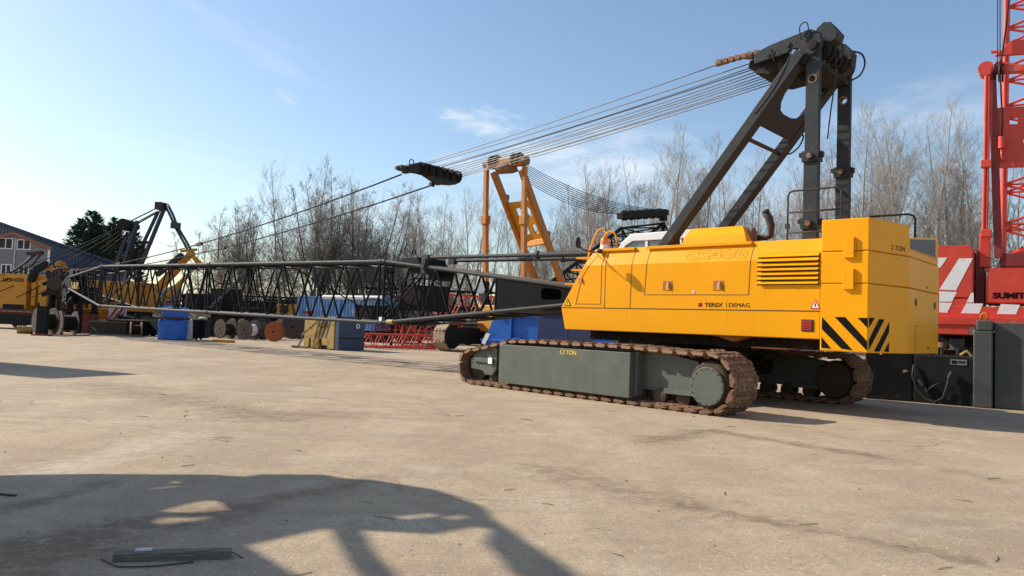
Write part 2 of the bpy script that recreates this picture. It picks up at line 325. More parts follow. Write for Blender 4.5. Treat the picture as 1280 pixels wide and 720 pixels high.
    h=M2('ADD',M2('MULTIPLY',nz(9,8,.7),.5,t),M2('ADD',M2('MULTIPLY',nz(70,5,.7),.22,t),M2('MULTIPLY',nz(1.6,8,.7,(.5,1.4,1),.4,-12),1.2,t),t),t)
    bp=n.new('ShaderNodeBump'); bp.inputs['Strength'].default_value=.55; bp.inputs['Distance'].default_value=.05; l.new(h,bp.inputs['Height']); l.new(bp.outputs[0],b.inputs['Normal'])
    g=MB(); g._a([(-1500,-300,0),(1500,-300,0),(1500,2500,0),(-1500,2500,0)],[(0,1,2,3)]); tag(g.build('ground',m),kind='structure')
ground()
# loose grit and twigs lying on the concrete
st=MB(); rg=random.Random(3)
for i in range(3600):
    y=3.2+rg.random()**1.7*26; x=(rg.random()*2-1)*(y*.72+.6); s=rg.uniform(.002,.006)*(1+y*.03)
    if rg.random()<.04: s*=2.2
    st._a([(x-s,y-s*rg.uniform(.6,1.2),.002),(x+s,y-s*.7,.002),(x+s*.3,y+s,.002),(x+rg.uniform(-.3,.3)*s,y,s*rg.uniform(.6,1.2))],[(0,1,3),(1,2,3),(2,0,3)])
for i in range(45):
    y=3.4+rg.random()**1.5*12; x=(rg.random()*2-1)*(y*.7); a=rg.uniform(0,PI); q=rg.uniform(.03,.13); r=.0016+.0003*y
    d=Vector((math.cos(a),math.sin(a),0))*q; k=Vector((-d.y,d.x,0))*rg.uniform(-.3,.3); p=Vector((x,y,r+.003)); st.path([p-d,p+k,p+d],r,4)
tag(st.build('gravel',mat('grit',(.27,.21,.155),.9,var=.4)),'loose grit and broken twigs scattered over the concrete','grit',kind='stuff')
# ------------------------------------------------------------------ shared crane pieces
CR=thing('crawler_crane','large clean yellow CC400 crawler crane with a level grey lattice boom and striped counterweight','crane',(4.15,20.3,0),-47.7)
def FB(M=None): return MB(M,flip=True)
def sb(z,b0=1.9): return -b0 if z<=3.26 else -b0+(z-3.26)*.40
def side_strip(pts,wd,parent,name,mt,proud=.003):
    mb=FB()
    for (a0,z0),(a1,z1) in zip(pts[:-1],pts[1:]):
        segs=[(a0,z0)]
        if (z0-3.26)*(z1-3.26)<0: t=(3.26-z0)/(z1-z0); segs.append((a0+(a1-a0)*t,3.26))
        segs.append((a1,z1))
        for (p,q),(r,s) in zip(segs[:-1],segs[1:]):
            P0=Vector((p,sb(q)-proud/2,q));P1=Vector((r,sb(s)-proud/2,s)); d=(P1-P0).normalized(); nn=Vector((0,-1,0)) if min(q,s)<3.26 or max(q,s)<=3.26 else Vector((0,-.93,-.37*-1)).normalized()
            sd=d.cross(nn).normalized(); mb.obox((P0+P1)/2,(P1-P0)/2,sd*wd/2,nn*(proud/2+.002))
    return mb.build(name,mt,parent)
# machinery housing, near side
H=[(1.58,1.93),(2.16,2.08),(3.26,1.38),(3.70,1.14)]
mb=FB(); vs=[];fs=[]
for z,af in H: vs+=[(af,sb(z),z),(af-.02,-.78,z),(-4.75,-.78,z),(-4.75,sb(z),z)]
for i in range(3):
    for k in range(4): fs.append((4*i+k,4*i+(k+1)%4,4*i+4+(k+1)%4,4*i+4+k))
fs+=[(0,1,2,3),(12,13,14,15)]; mb._a(vs,fs)
body=mb.build('machinery_housing','yellow',CR,bevel=.018)
side_strip([(2.08,2.16),(-4.75,2.16)],.022,body,'skirt_joint','gap')
# doors outlined on the side
def seam(pts): side_strip(pts,.013,body,'door_seam','gap')
seam([(1.60,2.24),(1.42,2.95),(1.17,3.29),(1.02,3.52)]); seam([(1.60,2.26),(.80,2.26),(.80,3.60)]); seam([(.68,2.17),(.68,3.62)]); seam([(-.09,2.17),(-.12,3.62)]); seam([(-.56,3.62),(-.50,2.50),(-3.18,2.50),(-3.22,3.63)])
for a0,a1,z in((1.02,-.12,3.66),(-.45,-3.18,3.665)):
    mb=FB(); mb.box(a1,a0,-1.80,-1.70,z,z+.035); mb.box(a1,a0,-1.82,-1.795,z-.035,z+.035); mb.build('roof_gutter','yellow',body,bevel=.006)
# latches with chrome handles
for a,z,s in((1.45,2.865,.6),(-1.14,2.715,1.),(-2.46,2.71,1.)):
    mb=FB(); w_,h_=.13*s,.115*s; mb.box(a-w_,a+w_,-1.9045,-1.89,z-h_,z+h_); lt=mb.build('door_latch','yellow_in' ,CR)
    mb=FB(); mb.box(a-w_*.55,a+w_*.30,-1.912,-1.90,z-h_*.9,z+h_*.35); mb.build('latch_plate','yellow',lt,bevel=.004)
    mb=FB(); mb.tube((a-w_*.2,-1.93,z+h_*.7),(a-w_*.2,-1.93,z-h_*.5),.018*s+.004); mb.tube((a-w_*.2,-1.90,z+h_*.55),(a-w_*.2,-1.94,z+h_*.55),.03*s); mb.build('latch_handle','chrome',lt)
mb=FB(); mb.disc((-1.83,-1.9,2.57),(0,-1,0),.03,.01,12); mb.build('key_cap','white',body)
# louvre grille
mb=FB(); mb.box(-4.72,-3.37,-1.905,-1.88,2.71,3.245); mb.box(-4.72,-3.37,-1.905,-1.88,3.2,3.25); lv=mb.build('louvre_grille','stripe',CR)
mb=FB()
mb=FB(); mb._a([(-4.72,-1.905,3.24),(-3.37,-1.905,3.24),(-3.37,-1.862,3.395),(-4.72,-1.862,3.395)],[(0,1,2,3)]); mb.build('louvre_backing','stripe',lv)
for i in range(7):
    z=2.735+i*.098; b=sb(z+.05)-.006 if z<3.2 else sb(z)-.012
    mb=FB(); mb._a([(-4.71,b-.055,z),(-3.38,b-.055,z),(-3.38,b+.005,z+.066),(-4.71,b+.005,z+.066),(-4.71,b-.045,z-.012),(-3.38,b-.045,z-.012)],[(0,1,2,3),(0,1,5,4)]); mb.build('louvre_slat','yellow',lv,recalc=False)
# lower vent
mb=FB(); mb.box(-4.62,-4.36,-1.915,-1.89,1.735,1.985); vt=mb.build('side_vent','rustdk',CR,bevel=.01)
mb=FB()
for i in range(6): mb.box(-4.585,-4.395,-1.928,-1.90,1.765+i*.034,1.783+i*.034)
mb.build('vent_slats','stickerred',vt)
# lettering
def T(s,a,z,h,mt,bold=0,sx=1.,par=body,b=-1.9,name='lettering',slope=False):
    ex=(-1,0,0);ey=(0,0,1);
    if slope: ey=(0,-.37,.93)
    return text(s,h*1.42,mt,par,(a,-(b)+.002,z),ex,ey,.002,bold,name,sx=sx)
T('TEREX',-2.12,2.225,.092,'ink',.0022,1.18); T('DEMAG',-2.71,2.225,.092,'ink',0,1.14)
mb=FB(); mb.box(-2.665,-2.66,-1.905,-1.895,2.21,2.325); mb.build('logo_divider','ink',body)
mb=FB(); mb.box(-2.06,-1.965,-1.905,-1.895,2.222,2.318); lg=mb.build('logo_mark','stickerred',body)
mb=FB()
for a in(-1.99,-2.035): mb.box(a-.006,a+.006,-1.908,-1.90,2.235,2.305)
mb.box(-2.045,-1.98,-1.908,-1.90,2.25,2.258);mb.box(-2.045,-1.98,-1.908,-1.90,2.28,2.288); mb.build('logo_lines','ink',lg)
# CC400 in outline letters on the sloped band
def slp(a,s): z=3.325+s*.21; return (a,sb(z)-.004,z)
def outl(polys,x0,wd,nm='outline_numeral'):
    mb=FB()
    for pl in polys:
        pts=[slp(x0-x*wd-(y-.5)*-.0,y) for x,y in pl]+[slp(x0-pl[0][0]*wd,pl[0][1])]
        mb.path(pts,.0028,4)
    mb.build(nm,'inkline',body)
def rr(x0,x1,y0,y1,r,n=4):
    o=[]
    for cx,cy,a0 in((x1-r,y1-r,0),(x0+r,y1-r,90),(x0+r,y0+r,180),(x1-r,y0+r,270)):
        for i in range(n+1): t=R(a0+90*i/n); o.append((cx+r*math.cos(t),cy+r*math.sin(t)))
    return o
Cc=[(1,1),(.28,1),(.1,.93),(.02,.78),(0,.5),(0,.22),(.08,.06),(.22,0),(1,0),(1,.28),(.42,.28),(.34,.36),(.34,.64),(.42,.72),(1,.72)]
F4=[(.55,1),(.95,1),(.95,.32),(1.08,.32),(1.08,.1),(.95,.1),(.95,0),(.62,0),(.62,.1),(0,.1),(0,.36)]
outl([Cc],-1.62,.27);outl([Cc],-1.92,.27);outl([F4,[(.62,.72),(.62,.34),(.26,.34)]],-2.20,.27);outl([rr(0,1,0,1,.24),rr(.3,.7,.3,.7,.1)],-2.52,.27);outl([rr(0,1,0,1,.24),rr(.3,.7,.3,.7,.1)],-2.83,.27)
# stickers
def tri(a,z,s,c1,c2,nm):
    mb=FB(); mb.prism([(0,s*.55),(-s*.55,-s*.4),(s*.55,-s*.4)],(a,-1.903,z),(1,0,0),(0,0,1),(0,-.004,0)); o=mb.build(nm,c1,body)
    mb=FB(); mb.prism([(0,s*.38),(-s*.38,-s*.31),(s*.38,-s*.31)],(a,-1.9075,z),(1,0,0),(0,0,1),(0,-.002,0)); mb.build('sticker_face',c2,o)
    mb=FB(); mb.box(a-s*.05,a+s*.05,-1.912,-1.909,z-s*.2,z+s*.18); mb.build('sticker_symbol','ink',o)
tri(1.86,2.29,.2,'ink','sticker_y','warning_sticker'); tri(-4.65,2.29,.2,'stickerred','white','warning_sticker')
# counterweight : three stacked slabs, chamfered near corner, higher on that corner
def prism_ab(pts,z0,z1,nm,par=CR,mt='yellow',bev=.02):
    mb=FB(); mb.prism(pts,(0,0,z0),(1,0,0),(0,1,0),(0,0,z1-z0)); return mb.build(nm,mt,par,bevel=bev)
full=[(-4.76,-1.93),(-5.70,-1.93),(-6.05,-.45),(-6.05,1.95),(-4.76,1.95)]
cor=[(-4.76,-1.93),(-5.70,-1.93),(-6.05,-.45),(-4.76,-.45)]
cwt=prism_ab(full,1.35,2.722,'counterweight'); prism_ab(full,2.734,3.38,'counterweight_slab'); prism_ab(cor,3.392,4.05,'counterweight_slab')
prism_ab([(-4.78,-.44),(-6.03,-.44),(-6.03,1.95),(-4.78,1.95)],3.392,3.55,'counterweight_slab')
prism_ab([(-4.8,-1.9),(-5.68,-1.9),(-6.02,-.5),(-6.02,1.9),(-4.8,1.9)],2.70,3.40,'slab_packing',mt='gap',bev=0)
for z in(3.455,2.815):
    mb=FB(); mb.box(-5.43,-5.22,-1.99,-1.925,z-.215,z+.215); mb.box(-5.46,-5.43,-1.97,-1.93,z-.06,z+.10); mb.build('slab_clamp','yellow',CR,bevel=.012)
for a,b in((-5.45,-1.2),(-5.2,-.8)): mb=FB(); mb.tube((a,b,4.05),(a,b,4.10),.03); mb.build('lifting_stud','yellow',CR)
ch0=Vector((-5.70,-1.93,0));ch1=Vector((-6.05,-.45,0)); chd=(ch1-ch0).normalized(); chn=Vector((chd.y,-chd.x,0)); 
if chn.x>0: chn=-chn
def tl(v): return Vector((v[0],-v[1],v[2]))
o=tl(ch0+chd*.80+chn*.002+Vector((0,0,3.47))); text('2 TON',.15,'ink',cwt,o,tl(chd),(0,0,1),.002,0,'lettering',sx=1.2)
for dd,z,s,tt in((2.2,2.80,.06,'2 TON'),(2.3,1.45,.08,'5 TON')): text(tt,s,'ink',cwt,tl(Vector((-6.052,-.45+dd-.9,z))),(0,-1,0),(0,0,1),.001,0,'lettering')
# hazard chevrons
def quadstripe(polys,O,ex,n):
    for pl in polys:
        mb=FB(); mb.prism([(x,y) for x,y in pl],Vector(O)+n*.001,ex,(0,0,1),n*.003); mb.build('hazard_stripe','stripe',cwt)
e=.02;Wd=.90;Hh=.66
Sx=lambda x,y:((x-350)/187*Wd+.02,(678-y)/131*Hh+.03)
quadstripe([[Sx(350,547),Sx(350,597),Sx(432,672),Sx(478,677)],[Sx(402,545),Sx(445,545),Sx(535,640),Sx(535,677)],[Sx(495,547),Sx(536,547),Sx(536,588)],[Sx(349,628),Sx(349,672),Sx(390,674)]],(-4.78,-1.93,1.35),Vector((-1,0,0)),Vector((0,-1,0)))
Sy=lambda x,y:((x-540)/120*.74+.02,(683-y)/131*Hh+.03)
quadstripe([[Sy(541,550),Sy(575,550),Sy(541,590)],[Sy(600,553),Sy(632,553),Sy(541,680),Sy(541,638)],[Sy(661,562),Sy(661,602),Sy(605,683),Sy(572,683)],[Sy(661,643),Sy(661,683),Sy(630,683)]],ch0+Vector((0,0,1.35)),chd,chn)
# guard box on the far rear corner, holes on rear face
mb=FB(); mb.prism([(-.40,3.55),(1.95,3.55),(1.95,4.05),(-.40,3.80)],(-5.9,0,0),(0,1,0),(0,0,1),(-.13,0,0)); gb=mb.build('rear_guard','yellow',CR,bevel=.008)
mb=FB(); mb.prism([(-.34,3.57),(1.70,3.57),(1.70,3.97),(-.34,3.765)],(-6.031,0,0),(0,1,0),(0,0,1),(-.004,0,0)); mb.build('guard_mesh','grey',gb)
for b in(.05,1.6):
    mb=FB(); mb.lathe((-6.051,b,2.45),(-1,0,0),[(0,.09),(.004,.09),(.004,.07),(-.0,.0001)],16); mb.build('lifting_hole','gap',CR)
mb=FB(); mb.box(-6.056,-6.05,.0,.02,1.42,1.95); mb.box(-6.056,-6.05,.02,.6,1.94,1.945); mb.build('rear_flap_seam','gap',CR)
# deck, centre machinery, far housing, cab
mb=FB(); mb.box(-4.7,1.6,-1.2,1.2,1.34,1.575); mb.box(-4.7,1.9,-.77,.80,1.575,1.75); mb.build('deck_frame','grease',CR)
mb=FB(); mb.box(-4.74,-.9,.82,1.9,1.58,3.62); mb.build('far_housing','yellow',CR,bevel=.02)
mb=FB(); mb.prism([(-.9,1.6),(1.9,1.6),(2.4,2.6),(2.30,3.35),(-.9,3.35)],(0,.9,0),(1,0,0),(0,0,1),(0,.98,0)); cab=mb.build('operator_cab','yellow',CR,bevel=.03)
mb=FB(); mb.prism([(-.9,4.22),(1.70,4.22),(1.95,4.10),(2.35,3.60),(2.47,3.60),(2.10,4.20),(1.78,4.44),(-.9,4.47)],(0,.86,0),(1,0,0),(0,0,1),(0,1.06,0)); mb.build('cab_roof','white',cab,bevel=.02)
mb=FB(); mb.prism([(-.85,3.35),(2.24,3.35),(2.28,3.62),(1.90,4.10),(1.70,4.215),(-.85,4.215)],(0,.92,0),(1,0,0),(0,0,1),(0,.94,0)); mb.build('cab_window','glass',cab)
for x in(1.25,.15,-.85): mb=FB(); mb.box(x-.04,x+.04,.88,.92,3.35,4.22); mb.build('cab_pillar','white',cab)
for i in range(2):
    c=(-1.3-1.4*i,0,2.35)
    mb=FB(); mb.lathe((c[0],-.6,c[2]),(0,1,0),[(0,.001),(0,.5),(.06,.5),(.06,.34),(1.14,.34),(1.14,.5),(1.2,.5),(1.2,.001)],24); mb.build('winch_drum','ropedk',CR)
mb=FB(); mb.path([(-.24,0,3.0),(-.24,0,3.75),(-.25,0,3.9),(-.27,0,4.35)],[.1,.12,.09,.05],10)
for i in range(7): mb.lathe((-.24,0,3.62+i*.05),(0,0,1),[(0,.09),(.02,.15),(.04,.09)],14)
mb.build('spring_buffer','rustdk',CR)
# engine hood on the roof + exhaust
mb=FB(); vs=[]
for z,a0,a1,b0,b1 in((3.70,-1.32,-2.98,-1.62,-.8),(3.90,-1.36,-2.92,-1.58,-.8),(4.12,-1.44,-2.78,-1.42,-.85)): vs+=[(a0,b0,z),(a0,b1,z),(a1,b1,z),(a1,b0,z)]
mb._a(vs,[(4*i+k,4*i+(k+1)%4,4*i+4+(k+1)%4,4*i+4+k) for i in range(2) for k in range(4)]+[(0,1,2,3),(8,9,10,11)]); hd=mb.build('engine_hood','yellow',CR,bevel=.012)
mb=FB(); mb.disc((-2.86,-1.2,3.92),(-1,0,0),.17,.10,18); mb.build('exhaust_flange','rust',hd)
mb=FB(); mb.path([(-2.9,-1.0,3.88),(-3.12,-.9,3.88),(-3.20,-.86,3.92),(-3.20,-.84,4.16),(-3.16,-.86,4.34),(-3.08,-.92,4.50)],[.06,.06,.07,.085,.09,.085],12); mb.build('exhaust_pipe','rustdk',CR)
mb=FB(); mb.lathe((-3.10,-.93,4.50),(.25,-.55,.75),[(0,.001),(0,.085),(.012,.088),(.012,.07),(.004,.001)],14); mb.build('exhaust_mouth','stripe',CR)
# grab hoops, beacon, mirror, steps at the front corner
def arch(p0,p1,h,nm='grab_hoop'):
    p0=Vector(p0);p1=Vector(p1);top=Vector((0,0,h)); pts=[p0]
    for i in range(11): t=PI*i/10; c=(p0+p1)/2; pts.append(c+(p0-c)*math.cos(t)+Vector((0,0,h*.62+h*.38*math.sin(t)))+Vector((0,0,(p0.z-c.z)*0)))
    pts.append(p1); mb=FB(); mb.path(pts,.022,8); mb.build(nm,'yellow',CR)
mb=FB(); mb.path([(1.62,-1.5,3.0),(1.50,-1.5,3.72),(1.36,-1.5,4.05),(1.24,-1.5,4.24),(1.10,-1.5,4.28),(1.0,-1.5,4.18),(.98,-1.5,3.95),(.98,-1.5,3.70)],.024,8); mb.build('grab_hoop','yellow',CR)
mb=FB(); mb.path([(1.12,-1.55,3.70),(1.04,-1.55,3.98),(.95,-1.55,4.12),(.82,-1.55,4.18),(.70,-1.55,4.14),(.62,-1.55,4.02),(.60,-1.55,3.70)],.024,8); mb.build('grab_hoop','yellow',CR)
mb=FB(); mb.lathe((.88,-1.68,3.70),(0,0,1),[(0,.001),(0,.13),(.02,.13),(.10,.115),(.11,.12)],18); bc=mb.build('beacon','white',CR)
mb=FB(); mb.lathe((.88,-1.68,3.81),(0,0,1),[(0,.122),(.10,.118),(.17,.10),(.185,.001)],18); mb.build('beacon_lens','lens',bc)
mb=FB(); mb.path([(.92,-1.76,3.62),(1.02,-1.95,3.60),(1.12,-2.28,3.63),(1.16,-2.42,3.72)],.014,6); mb.path([(1.10,-1.80,3.60),(1.12,-2.2,3.62)],.012,6); ma=mb.build('mirror_arm','black',CR)
mb=FB(); mb.blob((1.17,-2.44,3.80),(.035,.11,.15),2,3,.05); mb.build('wing_mirror','rubber',ma); mb=FB(); mb.blob((.92,-1.86,3.63),(.09,.06,.06),2,5,.1); mb.build('arm_bracket','rubber',ma)
for x0,x1,z in((1.3,1.95,3.50),(1.4,2.1,3.18),(1.6,2.3,2.80)): mb=FB(); mb.box(x0,x1,-1.5,-1.1,z,z+.03); mb.build('front_step','yellow',CR)
# hand rails by the gantry
def rail(pts,r=.022): mb=FB(); mb.path(pts,r,8); return mb
def hoop(a0,a1,b,z0,z1): 
    k=.10; return [(a0,b,z0),(a0,b,z1-k),(a0-.03,b,z1-.03),(a0-k,b,z1),(a1+k,b,z1),(a1+.03,b,z1-.03),(a1,b,z1-k),(a1,b,z0)]
mb=rail(hoop(-3.86,-5.0,-1.5,3.7,4.80)); mb.path([(-3.86,-1.5,4.33),(-5.0,-1.5,4.33)],.02,8); mb.path([(-3.86,-1.5,3.88),(-5.0,-1.5,3.88)],.02,8); mb.box(-3.9,-3.82,-1.54,-1.46,3.98,4.08); mb.build('hand_rail','boomgrey',CR)
mb=rail([(-4.8,.6,3.6),(-4.8,.6,4.3),(-4.85,.6,4.42),(-4.95,.6,4.45),(-5.75,.6,4.45),(-5.85,.6,4.40),(-5.88,.6,4.3),(-5.88,.6,3.6)],.025); mb.build('hand_rail','black',CR)
# ---- gantry (A-frame)
ge=Vector
for s in(-1,1):
    b=1.05*s
    mb=FB(); mb.beam((-.15,b,3.3),(-3.95,b,8.02),.24,.33,(0,1,0)) ; lg=mb.build('gantry_leg','charcoal',CR,bevel=.012)
    mb=FB(); q=Vector((-1.5,b,3.3+1.35*4.72/3.8)); dirv=(Vector((-3.95,b,8.02))-Vector((-.15,b,3.3))).normalized(); nrm=Vector((-dirv.z,0,dirv.x))*-1
    for (t0,t1) in((.8,3.4),(3.6,5.6)): mb.obox(Vector((-.15,b,3.3))+dirv*((t0+t1)/2)+nrm*.17,dirv*((t1-t0)/2),(0,.03,0),nrm*.012)
    mb.build('leg_rail','boomgrey',lg)
    # back tie : flat bar with pin knuckles
    def ring(r,n=14): return [(r*math.cos(2*PI*i/n),r*math.sin(2*PI*i/n)) for i in range(n)]
    B=1.0*s
    o=[(-.15,-5.2),(.15,-5.2),(.15,-.0),(-.15,-.0)]
    mb=FB(); mb.prism([[(-.15,-2.55),(.15,-2.55),(.15,.1),(-.15,.1)],[(x,y-.72) for x,y in ring(.075)]],(-4.18,B-.07,8.1),(1,0,0),(0,0,1),(0,.14,0)); mb.build('back_tie','charcoal',CR,bevel=.008)
    mb=FB(); mb.box(-4.34,-4.02,B-.08,B+.08,3.0,5.56); mb.build('back_tie','charcoal',CR,bevel=.008)
    for zz in(5.62,4.12):
        mb=FB(); mb.box(-4.37,-3.99,B-.13,B+.13,zz-.11,zz+.13); mb.tube((-4.18,B-.2,zz),(-4.18,B+.2,zz),.085,12); mb.box(-4.43,-4.37,B-.06,B+.06,zz-.02,zz+.10); mb.box(-3.99,-3.9,B-.06,B+.06,zz+.02,zz+.12)
        kn=mb.build('tie_knuckle','charcoal',CR,bevel=.006)
        mb=FB(); mb.tube((-4.18,B-.215,zz),(-4.18,B-.2,zz),.06,12); mb.build('knuckle_pin','rust',kn)
    mb=FB(); mb.lathe((-4.18,B-.072,7.38),(0,-1,0),[(0,.075),(.0,.11),(.008,.11),(.008,.075)],18); mb.build('pin_hole_rim','rust',kn)
# arched cross plate between the legs
dirv=(Vector((-3.95,0,8.02))-Vector((-.15,0,3.3))).normalized(); org=Vector((-.15,0,3.3)); nrm=Vector((dirv.z,0,-dirv.x))
arc=[(.93,4.75)]+[(.93*math.cos(t)*1.0,4.80-.42*math.sin(t)) for t in [PI*i/12 for i in range(1,12)]]+[(-.93,4.75)]
plate=[(-.94,4.25),(.94,4.25)]+[(x,(6.1 if abs(x)>.85 else (5.55-.82*(max(0,1-(x/.86)**4))**.5))) for x in [.94,.86,.8,.7,.5,.25,0,-.25,-.5,-.7,-.8,-.86,-.94]]
mb=FB(); mb.prism(plate,org-nrm*.10,(0,1,0),dirv,nrm*.06); mb.prism([(-.94,4.25),(.94,4.25),(.94,4.37),(-.94,4.37)],org-nrm*.04,(0,1,0),dirv,nrm*.2); xp=mb.build('gantry_cross_plate','charcoal',CR)
mb=FB()
for b in(-.5,0,.5): mb.obox(org+dirv*4.55+Vector((0,b,0))+nrm*.06,dirv*.12,(0,.1,0),nrm*.07); mb.tube(org+dirv*4.6+Vector((0,b-.12,0))+nrm*.12,org+dirv*4.6+Vector((0,b+.12,0))+nrm*.12,.07,10)
mb.build('plate_rollers','rustdk',xp)
mb=FB(); mb.tube(org+dirv*3.85+Vector((0,-.95,0)),org+dirv*3.85+Vector((0,.95,0)),.05,10); mb.build('gantry_strut','rustdk',CR)
mb=FB(); mb.path(smooth([org+dirv*4.0+Vector((0,1.15,0)),org+dirv*3.95+Vector((0,1.5,.0)),org+dirv*4.2+Vector((0,1.7,0)),org+dirv*4.5+Vector((0,1.55,0)),org+dirv*4.5+Vector((0,1.15,0))]),.024,6); mb.build('hose_loop','rubber',CR)
# gantry head : side plates, sheaves, front sheave block
for b in(-1.10,.98):
    mb=FB(); mb.prism([(-2.82,7.99),(-2.82,8.24),(-3.20,8.36),(-3.98,8.50),(-4.12,8.52),(-4.34,8.40),(-4.38,8.10),(-4.25,7.92),(-3.98,7.92),(-3.86,8.14),(-3.70,8.17),(-3.60,8.09)],(0,b,0),(1,0,0),(0,0,1),(0,.11,0)); mb.build('head_side_plate','charcoal',CR,bevel=.01)
    for (a,z,r) in((-3.16,8.19,.09),(-3.62,8.27,.06),(-4.05,8.42,.08),(-4.18,8.05,.12)): mb=FB(); mb.tube((a,b-.035,z),(a,b+.145,z),r,14); mb.build('head_pin','charcoal',CR)
for pl,b0,dw in(([(-4.02,8.42),(-4.10,8.66),(-4.26,8.78),(-4.42,8.74),(-4.60,8.50),(-4.55,8.32),(-4.3,8.22),(-4.05,8.25)],-.70,.42),([(-4.05,8.3),(-4.12,8.55),(-4.30,8.60),(-4.46,8.45),(-4.45,8.2),(-4.2,8.1)],.0,.2),([(-4.0,8.35),(-4.18,8.62),(-4.36,8.60),(-4.55,8.36),(-4.52,8.02),(-4.3,7.84),(-4.05,7.95)],.42,.3)):
    mb=FB(); mb.prism(pl,(0,b0,0),(1,0,0),(0,0,1),(0,dw,0)); mb.build('head_block','charcoal',CR,bevel=.02)
for a_,b_,z_ in((-4.3,-.2,8.46),(-4.42,.3,8.2),(-4.1,-.1,8.02)): mb=FB(); mb.obox((a_,b_,z_),(.10,.03,.02),(0,.05,.03),(0,0,.035)); mb.build('head_fitting','rust',CR,bevel=.01)
for i in range(7):
    b=-.84+i*.26
    mb=FB(); mb.lathe((-4.20,b,8.12),(0,1,0),[(0,.001),(0,.27),(.03,.27),(.06,.22),(.09,.27),(.12,.27),(.12,.001)],28); mb.build('head_sheave','grease',CR)
mb=FB(); mb.tube((-4.20,-1.2,8.12),(-4.20,1.2,8.12),.11,14); mb.tube((-4.0,-1.15,7.86),(-4.0,1.15,7.86),.10,14); mb.box(-4.3,-3.6,-.98,.98,7.72,7.84); mb.build('head_axle','grease',CR)
mb=FB(); mb.prism([(-2.62,8.16),(-2.58,8.00),(-2.78,7.82),(-3.1,7.74),(-3.5,7.78),(-3.75,8.02),(-3.5,8.2)],(0,-.92,0),(1,0,0),(0,0,1),(0,1.45,0)); fb=mb.build('front_sheave_block','grease',CR,bevel=.02)
mb=FB(); mb.prism([(-3.55,7.9),(-3.62,7.66),(-3.75,7.52),(-3.92,7.56),(-4.02,7.74),(-4.0,7.95)],(0,-.55,0),(1,0,0),(0,0,1),(0,.5,0)); mb.build('hanging_lug','grease',CR,bevel=.02)
for hp,r_ in(([(-3.34,-1.18,7.92),(-3.30,-1.2,8.1),(-3.44,-1.22,8.16),(-3.5,-1.2,8.0)],.014),([(-3.94,-1.14,8.3),(-3.92,-1.2,8.56),(-4.02,-1.2,8.66),(-4.10,-1.2,8.60),(-4.10,-1.1,8.4)],.014),([(-4.3,-.1,8.7),(-4.42,-.35,8.3),(-4.40,-.3,7.5),(-4.25,-.1,6.9),(-4.22,-.2,6.2)],.016),([(-4.40,.75,8.5),(-4.62,.8,8.4),(-4.70,.8,8.15),(-4.60,.8,7.9),(-4.4,.8,7.8)],.022),([(-3.9,-1.2,8.4),(-3.6,-1.22,7.7),(-3.3,-1.22,7.2),(-2.9,-1.22,6.75)],.011)):
    mb=FB(); mb.path(smooth(hp),r_,6); mb.build('hydraulic_hose','rubber',CR)
# luffing ropes
BR=9.75
anch=FB(); anch.path([(-2.75,-1.0,8.22),(-2.45,-1.0,8.28),(-2.1,-1.0,8.24),(-1.75,-1.0,8.20)],[.09,.07,.06,.03],8)
for i in range(7): anch.obox((-2.85+i*.16,-1.02,8.27-i*.004),(.06,0,.012),(0,.06,0),(0,0,.055))
anch.obox((-1.95,-1.0,8.225),(.16,0,-.01),(0,.05,0),(0,0,.045)); anch.build('rope_anchor','rust',CR)
for i,(bs,be) in enumerate(((-.45,-.98),(-.35,-.80),(.05,-.60),(.20,-.50),(.45,-.34),(.60,-.22),(.80,-.05),(.95,.05),(1.1,.18),(1.24,.30),(1.36,.42))):
    p=Vector((BR-.1,bs,7.16)); q=Vector((-2.62 if i else -1.8,be,8.16-.02*i+.0 if i else 8.21)); p.z=7.19-.016*i; sag=.05+.02*(i%3)
    pts=[p.lerp(q,t/14)-Vector((0,0,sag*4*(t/14)*(1-t/14))) for t in range(15)]
    mb=FB(); mb.path(pts,.013,6); mb.build('luffing_rope','rope' if i not in(3,) else 'ropedk',CR)
# bridle (flying sheave block)
mb=FB(); mb.prism([(-1.15,6.78),(-1.15,7.02),(-.80,7.15),(-.45,7.22),(0,7.20),(.7,7.14),(1.34,7.10),(1.37,6.92),(1.1,6.70),(.72,6.66),(.5,6.60),(.2,6.70),(-.3,6.86),(-.75,6.84),(-1.0,6.76)],(BR-.2,0,0),(0,1,0),(0,0,1),(.42,0,0)); br=mb.build('bridle','charcoal',CR,bevel=.02)
mb=FB(); mb.box(BR-.12,BR+.12,-1.42,-1.0,6.80,6.98); mb.tube((BR+.05,-1.52,6.87),(BR+.05,-1.38,6.87),.07,12); mb.tube((BR+.28,.25,6.62),(BR+.28,.42,6.62),.08,12); mb.build('bridle_end','boomgrey',br,bevel=.01)
for i in range(6):
    b=-.62+i*.34
    mb=FB(); mb.lathe((BR-.12,b,7.0),(0,1,0),[(0,.001),(0,.23),(.05,.23),(.08,.19),(.11,.23),(.16,.23),(.16,.001)],20); mb.build('bridle_sheave','grease',br)
mb=FB(); mb.path([(BR,-.98,7.0),(BR,-.98,7.22),(BR,-.9,7.28),(BR,-.8,7.24),(BR,-.78,7.1)],.02,6); mb.build('lifting_eye','black',br)
